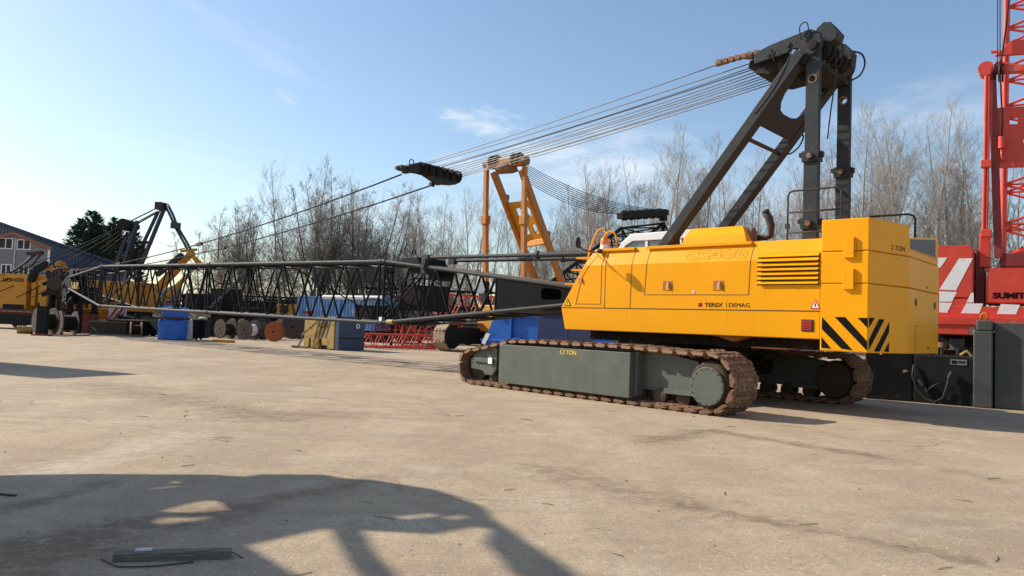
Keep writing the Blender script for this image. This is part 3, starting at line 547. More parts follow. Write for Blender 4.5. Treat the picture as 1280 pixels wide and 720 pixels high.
# ---- lattice boom
def bz(a): return 1.56+.0125*(a-10.9)     # bottom chord height
def tz(a): return 3.73+.0182*(a-10.9)
HB=1.05
def lattice(mb,a0,a1,n,zb0,zb1,zt0,zt1,h0,h1,r):
    for i in range(n):
        t0=i/n;t1=(i+1)/n;tm=(t0+t1)/2
        def q(t,s,top): return Vector((a0+(a1-a0)*t,s*(h0+(h1-h0)*t),(zt0+(zt1-zt0)*t) if top else (zb0+(zb1-zb0)*t)))
        for s in(-1,1):
            mb.tube(q(t0,s,1),q(tm,s,0),r,6,cap=False); mb.tube(q(tm,s,0),q(t1,s,1),r,6,cap=False)
        for tp in(0,1):
            mb.tube(q(t0,-1,tp),q(tm,1,tp),r*.9,6,cap=False); mb.tube(q(tm,1,tp),q(t1,-1,tp),r*.9,6,cap=False)
    for t in(0,1):
        for s in(-1,1): mb.tube(q(t,s,0),q(t,s,1),r,6,cap=False)
        mb.tube(q(t,-1,0),q(t,1,0),r,6,cap=False); mb.tube(q(t,-1,1),q(t,1,1),r,6,cap=False); mb.tube(q(t,-1,0),q(t,1,1),r*.8,6,cap=False)
def section(a0,a1,n,zb0,zb1,zt0,zt1,h0,h1,rc=.070,rl=.043,name='boom_section'):
    mb=FB()
    for s in(-1,1):
        for (x0,x1) in((zb0,zb1),(zt0,zt1)):
            p=Vector((a0+.10,s*h0,x0));q=Vector((a1-.10,s*h1,x1)); mb.tube(p,q,rc,12)
            for e,d in((p,-1),(q,1)): mb.lathe(e+Vector((0,0,0)),(q-p)*d,[(-.08,rc),(-.06,rc*1.45),(.08,rc*1.45),(.10,rc)],12)
    o=mb.build(name,'boomgrey',CR)
    mb=FB(); lattice(mb,a0+.12,a1-.12,n,zb0,zb1,zt0,zt1,h0,h1,rl); mb.build('lacing','lace',o); return o
J=[10.9,23.95,37.2]
section(J[0],J[1],6,bz(J[0]),bz(J[1]),tz(J[0]),tz(J[1]),HB,HB)
section(J[1],J[2],6,bz(J[1]),bz(J[2]),tz(J[1]),tz(J[2]),HB,HB)
section(J[2],45.0,5,bz(J[2]),3.0,tz(J[2]),3.72,HB,.38,name='boom_tip_section')
# internal long diagonals
mb=FB()
for i in range(6):
    a=J[0]+2.2+i*4.35; s=1 if i%2 else -1; mb.tube((a,-HB*s,bz(a)),(a+4.2,HB*s,tz(a+4.2)),.026,6)
mb.build('inner_brace','lace',CR)
# butt section
mb=FB(); f0=1.2
for s in(-1,1):
    mb.tube((10.8,s*HB,bz(10.9)),(f0,s*HB,2.38),.062,12); mb.tube((10.8,s*HB,tz(10.9)),(f0,s*HB,2.62),.062,12)
    for z in(bz(10.9),tz(10.9)): mb.lathe((10.8,s*HB,z),(1,0,0),[(-.1,.06),(-.08,.09),(.08,.09),(.1,.06)],12)
bt=mb.build('boom_butt_section','boomgrey',CR)
def zl(a,a1=10.8): t=(10.8-a)/(10.8-f0); return bz(10.9)+(2.38-bz(10.9))*t, tz(10.9)+(2.62-tz(10.9))*t
PLT=5.3
mb=FB(); lattice(mb,10.75,PLT,4,zl(10.75)[0],zl(PLT)[0],zl(10.75)[1],zl(PLT)[1],HB,HB,.042)
mb.tube((10.6,-.8,bz(10.9)),(10.6,-.8,tz(10.9)),.03,6)
for i in range(5): mb.tube((10.65,-HB+.0,1.75+i*.4),(10.65,-.72,1.75+i*.4),.018,6)
mb.build('lacing','lace',bt)
hole=[(2.75,2.47),(2.80,2.42),(3.4,2.40),(3.5,2.47),(3.5,2.68),(3.4,2.75),(2.85,2.70),(2.75,2.62)]
for s in(-1,1):
    mb=FB(); mb.prism([[(PLT,zl(PLT)[0]+.03),(f0,zl(f0)[0]+.02),(f0,zl(f0)[1]-.02),(PLT,zl(PLT)[1]-.03)],hole],(0,s*HB-.02,0),(1,0,0),(0,0,1),(0,.04,0)); mb.build('butt_side_plate',mat('butt_plate_black',(.010,.011,.012),.7,var=.25,nscale=2,dirt=(.035,.028,.022),dirt_amt=.2,dscale=2,spec=.06),bt)
mb=FB(); mb.prism([(9.9,-.95),(f0,-.95),(f0,.95),(9.9,.95)],(0,0,0),(1,0,-(2.62-tz(10.9))/(10.8-f0)),(0,1,0),(0,0,.02)); 
mb2=FB(); z0=zl(9.0)[1];z1=zl(f0)[1]; mb2._a([(9.0,-.94,z0+.07),(9.0,.94,z0+.07),(f0,.94,z1+.07),(f0,-.94,z1+.07),(9.0,-.94,z0+.05),(9.0,.94,z0+.05),(f0,.94,z1+.05),(f0,-.94,z1+.05)],[(0,1,2,3),(4,5,6,7),(0,3,7,4),(1,2,6,5),(0,1,5,4),(2,3,7,6)]); mb2.build('butt_top_plate','rust',bt)
mb2=FB(); z0=zl(6)[0];z1=zl(f0)[0]; mb2._a([(6,-.94,z0),(6,.94,z0),(f0,.94,z1),(f0,-.94,z1)],[(0,1,2,3)]); mb2.build('butt_bottom_plate','charcoal',bt)
# housing over the butt head, its dark belly of sheaves, back stops
mb=FB(); mb.prism([(10.4,3.70),(10.3,3.88),(9.5,3.88),(9.3,3.60)],(0,-.65,0),(1,0,0),(0,0,1),(0,1.3,0)); hs=mb.build('boom_head_cover','lace',CR,bevel=.02)
mb=FB(); mb.box(8.7,10.1,-.4,.5,3.34,3.52); mb.lathe((9.0,-.35,3.28),(0,1,0),[(0,.001),(0,.20),(.8,.20),(.8,.001)],20); mb.build('guide_rollers','black',CR,bevel=.03)
for b in(-.62,.6):
    mb=FB(); mb.tube((8.95,b,3.84),(4.0,b,3.76),.062,12); mb.tube((4.1,b,3.76),(-.3,b,3.70),.085,12); mb.lathe((4.05,b,3.76),(1,0,0),[(-.06,.08),(-.04,.12),(.06,.12),(.08,.08)],12); mb.box(8.9,9.15,b-.09,b+.09,3.72,3.93); mb.build('boom_backstop','boomgrey',CR)
mb=FB(); mb.box(8.5,8.7,-1.16,-.98,3.25,3.75); mb.disc((8.6,-1.17,3.5),(0,-1,0),.1,.03,12); mb.build('butt_bracket','charcoal',bt,bevel=.01)
for a,b,z in((10.1,-.3,4.02),(7.3,.2,3.25)):
    mb=FB(); mb.path([(a-.08,b,z),(a-.09,b,z+.14),(a,b,z+.2),(a+.09,b,z+.14),(a+.08,b,z)],.02,6); mb.build('lifting_eye','black',bt)
for a,nm in((10.85,'white'),(10.3,'mustard')):
    mb=FB(); z=zl(min(a,10.8))[0]; mb.tube((a-.16,-HB,z+.0),(a+.16,-HB,z),.085 if a<10.6 else .07,12) if nm!='white' else mb.box(a-.12,a+.03,-HB-.06,-HB+.06,z+.06,z+.20); mb.build('joint_marker',nm,bt)
# feet
mb=FB(); 
for s in(-1,1): mb.box(.3,1.5,s*HB-.12,s*HB+.12,2.2,2.8); mb.tube((.6,s*HB-.25,2.5),(.6,s*HB+.25,2.5),.14,14)
mb.build('boom_foot','charcoal',CR,bevel=.03)
mb=FB(); mb.tube((3.6,-.75,2.12),(1.4,-.75,2.16),.09,10);mb.tube((3.6,.6,2.0),(1.4,.6,2.05),.09,10); mb.build('luff_limiter','boomgrey',CR)
# tip : cheek plates and sheaves
mb=FB()
for b in(-.42,-.14,.14,.42): mb.prism([(44.4,2.75),(44.4,3.85),(45.3,3.75),(46.1,3.35),(46.2,2.7),(45.6,2.1),(45.1,2.0),(45.0,2.6)],(0,b-.02,0),(1,0,0),(0,0,1),(0,.04,0))
mb.box(44.6,45.4,-.42,.42,3.2,3.5); tp=mb.build('boom_tip_cheeks','black',CR)
for b in(-.34,-.06,.2):
    for a,z in((45.5,3.1),(45.25,2.35),(44.7,3.95)):
        mb=FB(); mb.lathe((a,b,z),(0,1,0),[(0,.001),(0,.38),(.04,.38),(.07,.32),(.1,.38),(.14,.38),(.14,.001)],20); mb.build('tip_sheave','grease',tp)
mb=FB()
for b,dx in((-.25,0),(.2,.2)): mb.path([(45.7,b,2.3),(45.9+dx,b,1.6),(45.4,b,1.2),(45.7,b,.9)],.05,6)
mb.build('tip_ropes','ropedk',tp)
for i in range(3): mb=FB(); mb.obox((43.9-i*.7,-.47-i*.06,3.2-i*.03),(.22,0,0),(0,.012,0),(0,0,.22)); mb.build('tip_plate','mustard',tp)
# pendants
for (bs,zs,be) in((-1.15,6.72,-.45),(.32,6.6,.45)):
    p=Vector((BR+.2,bs,zs)); q=Vector((44.6,be,4.15)); mb=FB(); pts=[p.lerp(q,t/20)-Vector((0,0,.55*4*(t/20)*(1-t/20))) for t in range(21)]
    mb.path(pts,.027,6); pd=mb.build('pendant_rope','ropedk',CR); mb=FB()
    for t in(9,15): mb.obox(pts[t],(pts[t+1]-pts[t]).normalized()*.28,(0,.06,0),(0,0,.07))
    mb.build('pendant_link','rustdk',pd)
# small flat walkway pieces on the chords
for a in(18.,21.2,30.5,34.5):
    mb=FB(); mb.box(a,a+1.6,-.55,.2,tz(a)+.05,tz(a)+.11); mb.build('boom_walkway','rustdk',CR)
# ---- undercarriage
TM=Matrix.Rotation(R(-5.7),4,'Z')
prof=[]
for i in range(0,31): prof.append((-3.72+7.42*i/30,0.))
for i in range(1,13): t=R(-90+i*12.3); prof.append((3.70+.50*math.cos(t),.50+.50*math.sin(t)))
prof+=[(3.05,1.09),(2.5,1.215),(2.0,1.28),(1.2,1.31),(.4,1.305),(-.5,1.31),(-1.5,1.315),(-2.2,1.29),(-2.8,1.265),(-3.3,1.26)]
for i in range(0,15): t=R(84+i*12.9); prof.append((-3.72+.635*math.cos(t),.635+.635*math.sin(t)))
def resample(pf,n):
    pf=pf+[pf[0]]; L=[0]
    for p,q in zip(pf[:-1],pf[1:]): L.append(L[-1]+math.hypot(q[0]-p[0],q[1]-p[1]))
    out=[];j=0
    for i in range(n):
        s=L[-1]*i/n
        while L[j+1]<s: j+=1
        t=(s-L[j])/(L[j+1]-L[j]); out.append((pf[j][0]+(pf[j+1][0]-pf[j][0])*t,pf[j][1]+(pf[j+1][1]-pf[j][1])*t))
    return out,L[-1]/n
PW=.46
def shoe_mesh(p):
    mb=MB(); h=p/2
    # bevelled plate, hinge lugs either side, raised driving bars and side grousers
    mb._a([(-h*.50,-PW,-.045),(h*.66,-PW,-.045),(h*.78,-PW+.09,-.045),(h*.78,PW-.09,-.045),(h*.66,PW,-.045),(-h*.50,PW,-.045),(-h*.78,PW-.09,-.045),(-h*.78,-PW+.09,-.045)]+
          [(-h*.86,-PW+.01,.012),(h*.78,-PW+.01,.022),(h*.92,-PW+.08,.022),(h*.92,PW-.08,.022),(h*.78,PW-.01,.022),(-h*.86,PW-.01,.012),(-h*.92,PW-.08,.012),(-h*.92,-PW+.08,.012)],
          [tuple(range(8)),tuple(range(8,16))]+[(i,(i+1)%8,8+(i+1)%8,8+i) for i in range(8)])
    for i in range(4): y=-.27+i*.18; mb.box(h*.7,h*1.22,y-.04,y+.04,-.06,.045)
    for i in range(3): y=-.18+i*.18; mb.box(-h*1.2,-h*.7,y-.035,y+.035,-.06,.045)
    for y in(-PW+.06,PW-.06): mb.box(-h*.35,h*.35,y-.055,y+.055,.03,.05)
    mb.box(-.035,.035,-.30,.30,.03,.055); mb.box(-.07,.07,-.09,.09,-.12,-.03)
    for y in(-.2,.2): mb.box(-h,h,y-.03,y+.03,-.075,-.03)
    return mb
def make_track(par,bc,M,n=50,pf=prof,mt='rust',width=None):
    pts,p=resample(pf,n)
    mb=MB()
    base=shoe_mesh(p); first=None; root=None
    # the articulated chain link strip behind the shoes
    ch=FB(M); 
    for (a0,z0),(a1,z1) in zip(pts,pts[1:]+pts[:1]):
        d=Vector((a1-a0,0,z1-z0)).normalized(); nn=Vector((d.z,0,-d.x)); c=Vector(((a0+a1)/2,bc,(z0+z1)/2))-nn*.105
        ch.obox(c,d*p*.46,(0,.16,0),nn*.025)
    chain=ch.build('track_chain','rustdk',par)
    for i in range(n):
        a0,z0=pts[i-1];a1,z1=pts[(i+1)%n]; d=Vector((a1-a0,0,z1-z0)).normalized(); nn=Vector((d.z,0,-d.x)); yv=nn.cross(d)
        jig=Matrix.Rotation(random.uniform(-.03,.03),4,'Y')
        m=Matrix.Identity(4)
        for k in range(3): m[k][0]=d[k];m[k][1]=yv[k];m[k][2]=nn[k]
        c=Vector((pts[i][0],-bc,pts[i][1]))-nn*.05; m.translation=c
        m=(M@m if M else m)@jig
        if first is None: first=base.build('track_shoe',mt,chain); o=first
        else: o=first.copy(); COL.objects.link(o)
        o.parent=chain; o.matrix_local=m
    return chain
def side_frame(s,bc,weight):
    """s=-1 near; frame between chain runs"""
    mb=FB(TM)
    for y0,y1 in((bc-.13,bc-.08),(bc+.08,bc+.13)):
        mb.prism([(-3.35,.36),(-3.35,1.00),(-2.75,1.10),(-2.1,1.16),(2.6,1.16),(3.0,1.05),(3.55,.90),(3.75,.72),(3.8,.40),(3.2,.36)],(0,y0,0),(1,0,0),(0,0,1),(0,y1-y0,0))
    mb._a([(-3.35,bc-.19,1.0),(-3.35,bc+.19,1.0),(-2.75,bc+.19,1.10),(-2.75,bc-.19,1.10),(-2.1,bc+.19,1.165),(-2.1,bc-.19,1.165),(2.6,bc+.19,1.165),(2.6,bc-.19,1.165),
           (-3.35,bc-.19,1.03),(-3.35,bc+.19,1.03),(-2.75,bc+.19,1.13),(-2.75,bc-.19,1.13),(-2.1,bc+.19,1.195),(-2.1,bc-.19,1.195),(2.6,bc+.19,1.195),(2.6,bc-.19,1.195)],
          [(0,1,2,3),(3,2,4,5),(5,4,6,7),(8,9,10,11),(11,10,12,13),(13,12,14,15),(0,3,11,8),(3,5,13,11),(5,7,15,13),(1,2,10,9),(2,4,12,10),(4,6,14,12),(0,1,9,8),(6,7,15,14)])
    mb.box(-3.36,-2.6,bc-.30,bc-.13,.33,.43); mb.box(-3.40,-3.33,bc-.24,bc+.24,.34,1.02)
    fr=mb.build('track_frame','green',CR)
    mb=FB(TM)
    for i in range(11): mb.lathe((-3.0+i*.60,bc-.20,.25),(0,1,0),[(0,.001),(0,.08),(.02,.165),(.14,.165),(.15,.12),(.25,.12),(.26,.165),(.38,.165),(.40,.001)],18)
    mb.build('track_rollers','rustdk',fr)
    for a in(-1.9,-.3,1.3): mb=FB(TM); mb.lathe((a,bc-.2,1.14),(0,1,0),[(0,.001),(0,.07),(.4,.07),(.4,.001)],14); mb.build('carrier_roller','rustdk',fr)
    mb=FB(TM); mb.lathe((3.70,bc-.12,.50),(0,1,0),[(0,.001),(0,.37),(.24,.37),(.24,.001)],26); mb.build('idler_wheel','rustdk',fr)
    mb=FB(TM); mb.lathe((-3.72,bc-.36,.60),(0,1,0),[(0,.001),(0,.42),(.05,.46),(.16,.48),(.16,.40),(.56,.40),(.56,.48),(.70,.46),(.72,.001)],28)
    mb.build('drive_sprocket','rustdk',fr)
    o_=bc-.46 if s<0 else bc+.46
    mb=FB(TM); mb.lathe((-3.74,o_,.565),(0,-s,0),[(0,.001),(0,.37),(.01,.385),(.05,.385),(.05,.36),(.3,.36)],40); dc=mb.build('final_drive_cover','green',fr)
    if s<0:
        mb=FB(TM)
        for i in range(16): t=2*PI*i/16; mb.tube((-3.74+.355*math.cos(t),o_-.012,.565+.355*math.sin(t)),(-3.74+.355*math.cos(t),o_+.01,.565+.355*math.sin(t)),.014,8)
        mb.build('cover_bolts','rustdk',dc)
    return fr
NB=-3.24; FBC=2.15
make_track(CR,NB,TM); nf=side_frame(-1,NB,True)
make_track(CR,FBC,TM); side_frame(1,FBC,False)
# bolted-on side weight marked 5.2 TON
mb=FB(TM); mb.box(-1.85,2.43,-3.75,-3.38,.16,1.135); sw=mb.build('side_weight','green',CR,bevel=.012)
mb=FB(TM); mb.prism([(2.74,1.03),(3.1,1.02),(3.55,.88),(3.82,.66),(3.78,.44),(3.3,.40),(3.2,.30),(2.9,.30),(2.74,.5)],(0,-3.56,0),(1,0,0),(0,0,1),(0,.10,0)); mb.build('idler_guard','green',CR,bevel=.012)
mb=FB(TM); mb.box(2.43,2.72,-3.48,-3.40,.30,1.10); mb.build('frame_recess','grease',CR)
mb=FB(TM); mb.box(2.85,3.62,-3.61,-3.565,.62,.74); mb.build('frame_bracket','green',CR,bevel=.01)
mb=FB(TM); mb.box(2.86,3.02,-3.62,-3.6,.60,.76); mb.build('lock_pin','white',CR)
mb=FB(TM); mb.box(-1.94,-1.86,-3.60,-3.30,.22,1.15); mb.build('frame_bracket','green',CR)
for a in(2.2,.55,-.25,-1.62):
    mb=FB(TM); k=1.5 if a in(2.2,-1.62) else .8; mb.path([(a-.05*k,-3.62,1.12),(a-.055*k,-3.62,1.12+.08*k),(a,-3.62,1.12+.12*k),(a+.055*k,-3.62,1.12+.08*k),(a+.05*k,-3.62,1.12)],.016*k,6); mb.build('lifting_eye','boomgrey',sw)
o=TM@Vector((.27,3.752,1.0)); t_=text('5.2 TON',.14,'lettery',sw,o,TM@Vector((-1,0,0)),(0,0,1),.002,0,'lettering',sx=1.05)
# car body between the tracks
mb=FB(TM); mb.box(-1.5,1.5,-2.9,2.0,.55,1.02); mb.box(-2.0,-1.45,-2.9,2.0,.62,.98); mb.lathe((0,0,1.0),(0,0,1),[(0,1.5),(.2,1.5),(.2,1.25),(.38,1.25)],40); mb.build('car_body','grease',CR,bevel=.02)
for a,b in((-1.9,-1.2),(-1.9,.5),(-2.1,1.6)): mb=FB(TM); mb.blob((a,b,1.10),(.2,.25,.12),2,a,.3); mb.build('carbody_fitting','rustdk',CR)
mb=FB(); mb.prism([(-2.25,1.575),(-2.75,1.46),(-3.1,1.575)],(0,-1.7,0),(1,0,0),(0,0,1),(0,.3,0)); mb.box(-4.0,-3.2,-1.75,-1.3,1.33,1.36); mb.build('belly_bracket','orange',CR)
# ================================================================== the rest of the yard
X3=Vector((1,0,0));Y3=Vector((0,1,0));Z3=Vector((0,0,1))
# ---- bare trees
def bare_tree(seed,Ht,kind):
    g=random.Random(seed); tr=MB(); cr=MB()
    def seg(mb,pts,r0,r1,n=4):
        k=len(pts); mb.path(pts,[r0+(r1-r0)*i/(k-1) for i in range(k)],n)
    def twig(p,d,L,r,lev):
        k=3 if lev<2 else 2; pts=[p]; q=p; dd=d.copy()
        for i in range(k):
            dd=(dd+Vector((g.uniform(-.16,.16),g.uniform(-.16,.16),g.uniform(-.02,.22)))).normalized(); q=q+dd*(L/k); pts.append(q)
        seg(cr,pts,r,max(.0035,r*.35),3)
        if lev>=(3 if kind!='birch' else 3): return
        nn={0:7,1:4,2:2}[lev] if kind!='birch' else {0:6,1:3,2:2}[lev]
        for j in range(nn):
            t=g.uniform(.15,1); i=min(int(t*k),k-1); b=pts[i].lerp(pts[i+1],t*k-i)
            ax=dd.orthogonal().normalized(); ax.rotate(Matrix.Rotation(g.uniform(0,2*PI),3,dd)); ang=R(g.uniform(20,48) if kind=='birch' else g.uniform(25,60))
            nd=(dd*math.cos(ang)+ax*math.sin(ang)+Vector((0,0,.12 if kind=='birch' else .05))).normalized()
            twig(b,nd,L*g.uniform(.35,.62),max(.0048,r*.48),lev+1)
    stems=[(Vector((0,0,0)),Vector((0,0,1)),Ht)]
    if kind=='bush': stems=[(Vector((g.uniform(-.6,.6),g.uniform(-.6,.6),0)),Vector((g.uniform(-.42,.42),g.uniform(-.42,.42),1)).normalized(),Ht*g.uniform(.72,1)) for _ in range(7)]
    if kind=='spread': stems=[(Vector((0,0,0)),Vector((-.08,0,1)).normalized(),Ht*.8)]+[(Vector((0,0,Ht*.12)),Vector((s*g.uniform(.5,1.0),g.uniform(-.4,.4),1)).normalized(),Ht*g.uniform(.6,.85)) for s in(-1,-.6,.5,1)]
    for p0,d,h in stems:
        pts=[p0]; q=p0; dd=d.copy(); K=12; r0=h*(.0085 if kind=='birch' else .011)
        for i in range(K): dd=(dd+Vector((g.uniform(-.07,.07),g.uniform(-.07,.07),.05))).normalized(); q=q+dd*(h/K); pts.append(q)
        seg(tr,pts,r0,.012,6)
        nb=int(h*(1.9 if kind=='birch' else 1.9)); lo=.22 if kind=='birch' else .15
        for j in range(nb):
            t=lo+(1-lo)*(j+g.random())/nb; i=min(int(t*K),K-1); b=pts[i].lerp(pts[i+1],t*K-i)
            az=g.uniform(0,2*PI); sp=R(g.uniform(24,42) if kind=='birch' else g.uniform(30,62))
            nd=Vector((math.cos(az)*math.sin(sp),math.sin(az)*math.sin(sp),math.cos(sp)))
            L=(h*(1-t)*.42+h*.05)*g.uniform(.7,1.15)
            if kind=='birch': L=min(L,h*.22)
            twig(b,nd,L,max(.011,r0*(1-t)*.40),0 if (kind!='birch' or L>1.3) else 1)
    return tr,cr
PROTO={}
def tree_proto(key,seed,Ht,kind):
    tr,cr=bare_tree(seed,Ht,kind); t=thing('bare_tree','x','tree',(0,0,0))
    tr.build('trunk','birch' if kind=='birch' else 'bark',t,recalc=False); cr.build('crown','twig' if kind=='birch' else 'twigbr',t,recalc=False); PROTO[key]=[t,Ht,False]
for k in range(5): tree_proto('b%d'%k,20+k,15,'birch')
for k in range(3): tree_proto('w%d'%k,40+k,11,'bush')
tree_proto('s0',61,9,'spread')
TG={'birch':'slender bare trees behind the yard','bush':'bushy bare trees behind the yard','spread':'bushy bare trees behind the yard'}
def put_tree(key,u,D,topv,label,grp,rz=None,wide=1.):
    pr=PROTO[key]; t=pr[0] if not pr[2] else copytree(pr[0]); pr[2]=True
    b=at(u,400,D); hor=383.6+.0385*u; h=EYE+(hor-topv)*D/F
    t.location=(b.x,b.y,-.05); s=h/pr[1]; t.scale=(s*wide,s*wide,s); t.rotation_euler=(0,0,rz if rz is not None else random.uniform(0,6.28)); t['label']=label; t['group']=grp; return t
GB='slender bare trees lined up behind the yard'; GW='brown bushy bare trees behind the crane boom'
tl_=[ # px, depth, top px, kind, label
 (252,82,275,'s0','low spreading bare tree at the left end of the brown thicket',GW),
 (300,80,250,'w0','rounded bare tree above the boom, second from the thicket\'s left end',GW),
 (330,84,262,'w1','shorter bare tree in the gap left of the tallest brown trees',GW),
 (352,78,205,'b0','tall thin bare tree at the left edge of the tall brown clump',GW),
 (372,80,222,'w1','leafless bushy tree filling the left half of the tall clump',GW),
 (394,79,200,'b1','tallest bare tree of the brown clump, pointed top',GW),
 (418,80,212,'w2','dense bare tree in the middle of the brown clump',GW),
 (436,78,214,'b2','straight bare tree on the right half of the brown clump',GW),
 (452,80,226,'w0','brown bare tree right of the middle of the clump',GW),
 (474,82,243,'w1','bare tree at the right shoulder of the brown clump below the near pendant rope',GW),
 (492,84,275,'w2','low bare tree where the brown clump drops away',GW),
 (520,74,262,'b3','thin bare tree under the flying bridle of the ropes',GB),
 (541,72,245,'b4','thin bare tree just right of the flying bridle',GB),
 (560,76,262,'b0','short thin bare tree between the bridle and the orange gantry',GB),
 (577,72,236,'b1','thin bare tree left of the orange gantry',GB),
 (592,75,232,'b2','thin bare tree touching the left post of the orange gantry',GB),
 (630,74,262,'b3','thin bare tree seen through the orange gantry',GB),
 (668,72,240,'b4','thin bare tree behind the sloping legs of the orange gantry',GB),
 (690,76,262,'b0','small thin bare tree just right of the orange gantry',GB),
 (712,70,232,'b1','bare tree below the sagging black ropes',GB),
 (734,68,197,'b2','bare tree rising above the sagging black ropes, left one',GB),
 (757,69,200,'b3','bare tree rising above the sagging black ropes, right one',GB),
 (782,72,205,'b4','bare tree above the black lattice jib',GB),
 (806,74,225,'b0','bare tree behind the black lattice jib head',GB),
 (826,66,172,'b2','bare tree directly left of the tall grey gantry leg',GB),
 (849,68,160,'b1','tall bare tree cut by the nearer sloping gantry leg',GB),
 (874,66,164,'b3','bare tree between the two sloping gantry legs, left one',GB),
 (898,70,190,'b4','bare tree between the two sloping gantry legs, right one',GB),
 (925,68,200,'b0','bare tree above the rusty exhaust pipe',GB),
 (952,66,190,'b1','bare tree right of the rusty exhaust pipe',GB),
 (978,70,215,'b2','bare tree behind the square hand rail hoop',GB),
 (1000,72,200,'b3','bare tree left of the near upright gantry tie',GB),
 (1034,68,190,'b4','bare tree between the two upright gantry ties',GB),
 (1066,64,160,'b0','bare tree just right of the far upright gantry tie',GB),
 (1086,62,132,'b1','tall bare tree right of the gantry, leftmost of the high group',GB),
 (1108,66,160,'b2','bare tree over the top of the yellow counterweight',GB),
 (1128,64,138,'b3','tall bare tree over the rear edge of the counterweight',GB),
 (1148,66,126,'b4','tallest bare tree of the row, above the gap beside the red crane',GB),
 (1172,62,130,'b1','tall bare tree above the striped red counterweight',GB),
 (1193,66,142,'b0','bare tree left of the red crane mast',GB),
 (1213,62,120,'b2','tall bare tree beside the thin red gantry ties',GB),
 (1246,66,170,'b3','bare tree seen behind the red lattice mast',GB),
 (1275,64,150,'b4','bare tree at the right edge behind the red mast',GB),
]
for u,D,tv,k,lab,grp in tl_: put_tree(k,u,D,tv,lab,grp)
# more thin trees in a back row, each seen between the front ones
back=[(508,'behind the right end of the brown clump'),(533,'in the back row under the bridle'),(553,'in the back row right of the bridle'),(569,'in the back row left of the orange gantry'),(612,'in the back row inside the orange gantry'),(648,'in the back row by the right post of the orange gantry'),(680,'in the back row beside the orange gantry legs'),(701,'in the back row under the black ropes'),(723,'in the back row left of the twin tall trees'),(745,'in the back row between the twin tall trees'),(770,'in the back row over the black jib'),(794,'in the back row over the white cab roof'),(816,'in the back row left of the grey gantry'),(838,'in the back row at the foot of the grey gantry leg'),(862,'in the back row between the gantry legs'),(886,'in the back row by the far gantry leg'),(912,'in the back row over the engine hood'),(938,'in the back row over the louvres'),(966,'in the back row left of the hand rail'),(1018,'in the back row behind the upright tie'),(1050,'in the back row over the counterweight corner'),(1098,'in the back row above the 2 TON slab'),(1138,'in the back row above the rear guard'),(1160,'in the back row above the red stripes'),(1204,'in the back row left of the red ties')]
for i,(u,l) in enumerate(back):
    tv=262-24*math.sin(i*1.7) if u<720 else (222-22*math.sin(i*1.3) if u<1040 else 185-15*math.sin(i*1.9))
    put_tree(('b3','b0','b4','w1','b2','b1','w0')[i%7],u,86+4*(i%3),tv,'shorter bare tree '+l,GB)
# ---- dry thicket under the trees : nobody could count it
g=random.Random(5); mb=MB()
for i in range(5200):
    u=g.uniform(120,1330); D=g.uniform(72,92); p=at(u,400,D); p=Vector((p.x,p.y,0)); h=g.uniform(1.8,5.2)*(1 if 235<u<720 else .55)
    if u<235: h*=.5
    d=Vector((g.uniform(-.35,.35),g.uniform(-.3,.3),1)).normalized(); r=g.uniform(.012,.03); q=p+d*h*.5; e=q+(d+Vector((g.uniform(-.3,.3),g.uniform(-.3,.3),.2))).normalized()*h*.5
    mb.path([p,q,e],[r,r*.7,.008],3)
    for j in range(5):
        t=g.uniform(.2,.95); b=p.lerp(q,t*2) if t<.5 else q.lerp(e,t*2-1); dd=Vector((g.uniform(-1,1),g.uniform(-1,1),g.uniform(.2,1.2))).normalized(); L=g.uniform(.5,1.4)
        mb.path([b,b+dd*L],[r*.5,.006],3)
tag(mb.build('undergrowth','brush',recalc=False),'dry brown thicket of brambles and saplings below the bare trees','undergrowth',kind='stuff')
mb=MB()
for i in range(60):
    x=-70+i*3.2; mb.blob((x,104+g.uniform(-3,3),1.2),(3.0,2.5,g.uniform(2.2,4.2)),2,i,.35)
tag(mb.build('far_bushes','brush',recalc=False),'brown far-off bushes massed behind the thicket','bushes',kind='stuff')
# ---- conifers
def conifer(u,D,topv,wd,label,seed):
    g=random.Random(seed); b=at(u,388,D); b=Vector((b.x,b.y,0)); hor=383.6+.0385*u; Ht=EYE+(hor-topv)*D/F*1.0
    t=thing('conifer_tree',label,'tree',b); t['group']='dark conifers behind the shed'
    MB().tube((0,0,0),(0,0,Ht*.9),.3,8,.06).build('trunk','bark',t); mb=MB()
    tops=[(0,0,1)]+[(g.uniform(-.75,.75)*wd/2,g.uniform(-.5,.5)*wd/2,g.uniform(.78,.97)) for _ in range(8)]
    for tx,ty,th in tops:
        h=Ht*th
        for i in range(900):
            z=g.uniform(.06,1)**.8*h; rad=wd*.46*(1-(z/h)**3)**.7*(.75+.5*noise.noise(Vector((tx,z*.5,seed))))+.12; a=g.uniform(0,2*PI); rr_=rad*math.sqrt(g.uniform(.35,1))
            c=Vector((tx+math.cos(a)*rr_,ty+math.sin(a)*rr_,z)); d=Vector((math.cos(a),math.sin(a),g.uniform(.1,.9))).normalized(); s=g.uniform(.3,.75)
            sd=d.cross(Z3).normalized()*s*.45; mb._a([c-d*s*.4,c+sd,c+d*s,c-sd,c+Z3*.12*s],[(0,1,4),(1,2,4),(2,3,4),(3,0,4)])
    mb.build('crown','conif',t,recalc=False)
conifer(107,118,263,8.6,'dark green conifer with jagged top behind the blue-grey roof',1)
conifer(136,124,272,7.0,'lower dark conifer right of the jagged one, behind the black gantry',2)
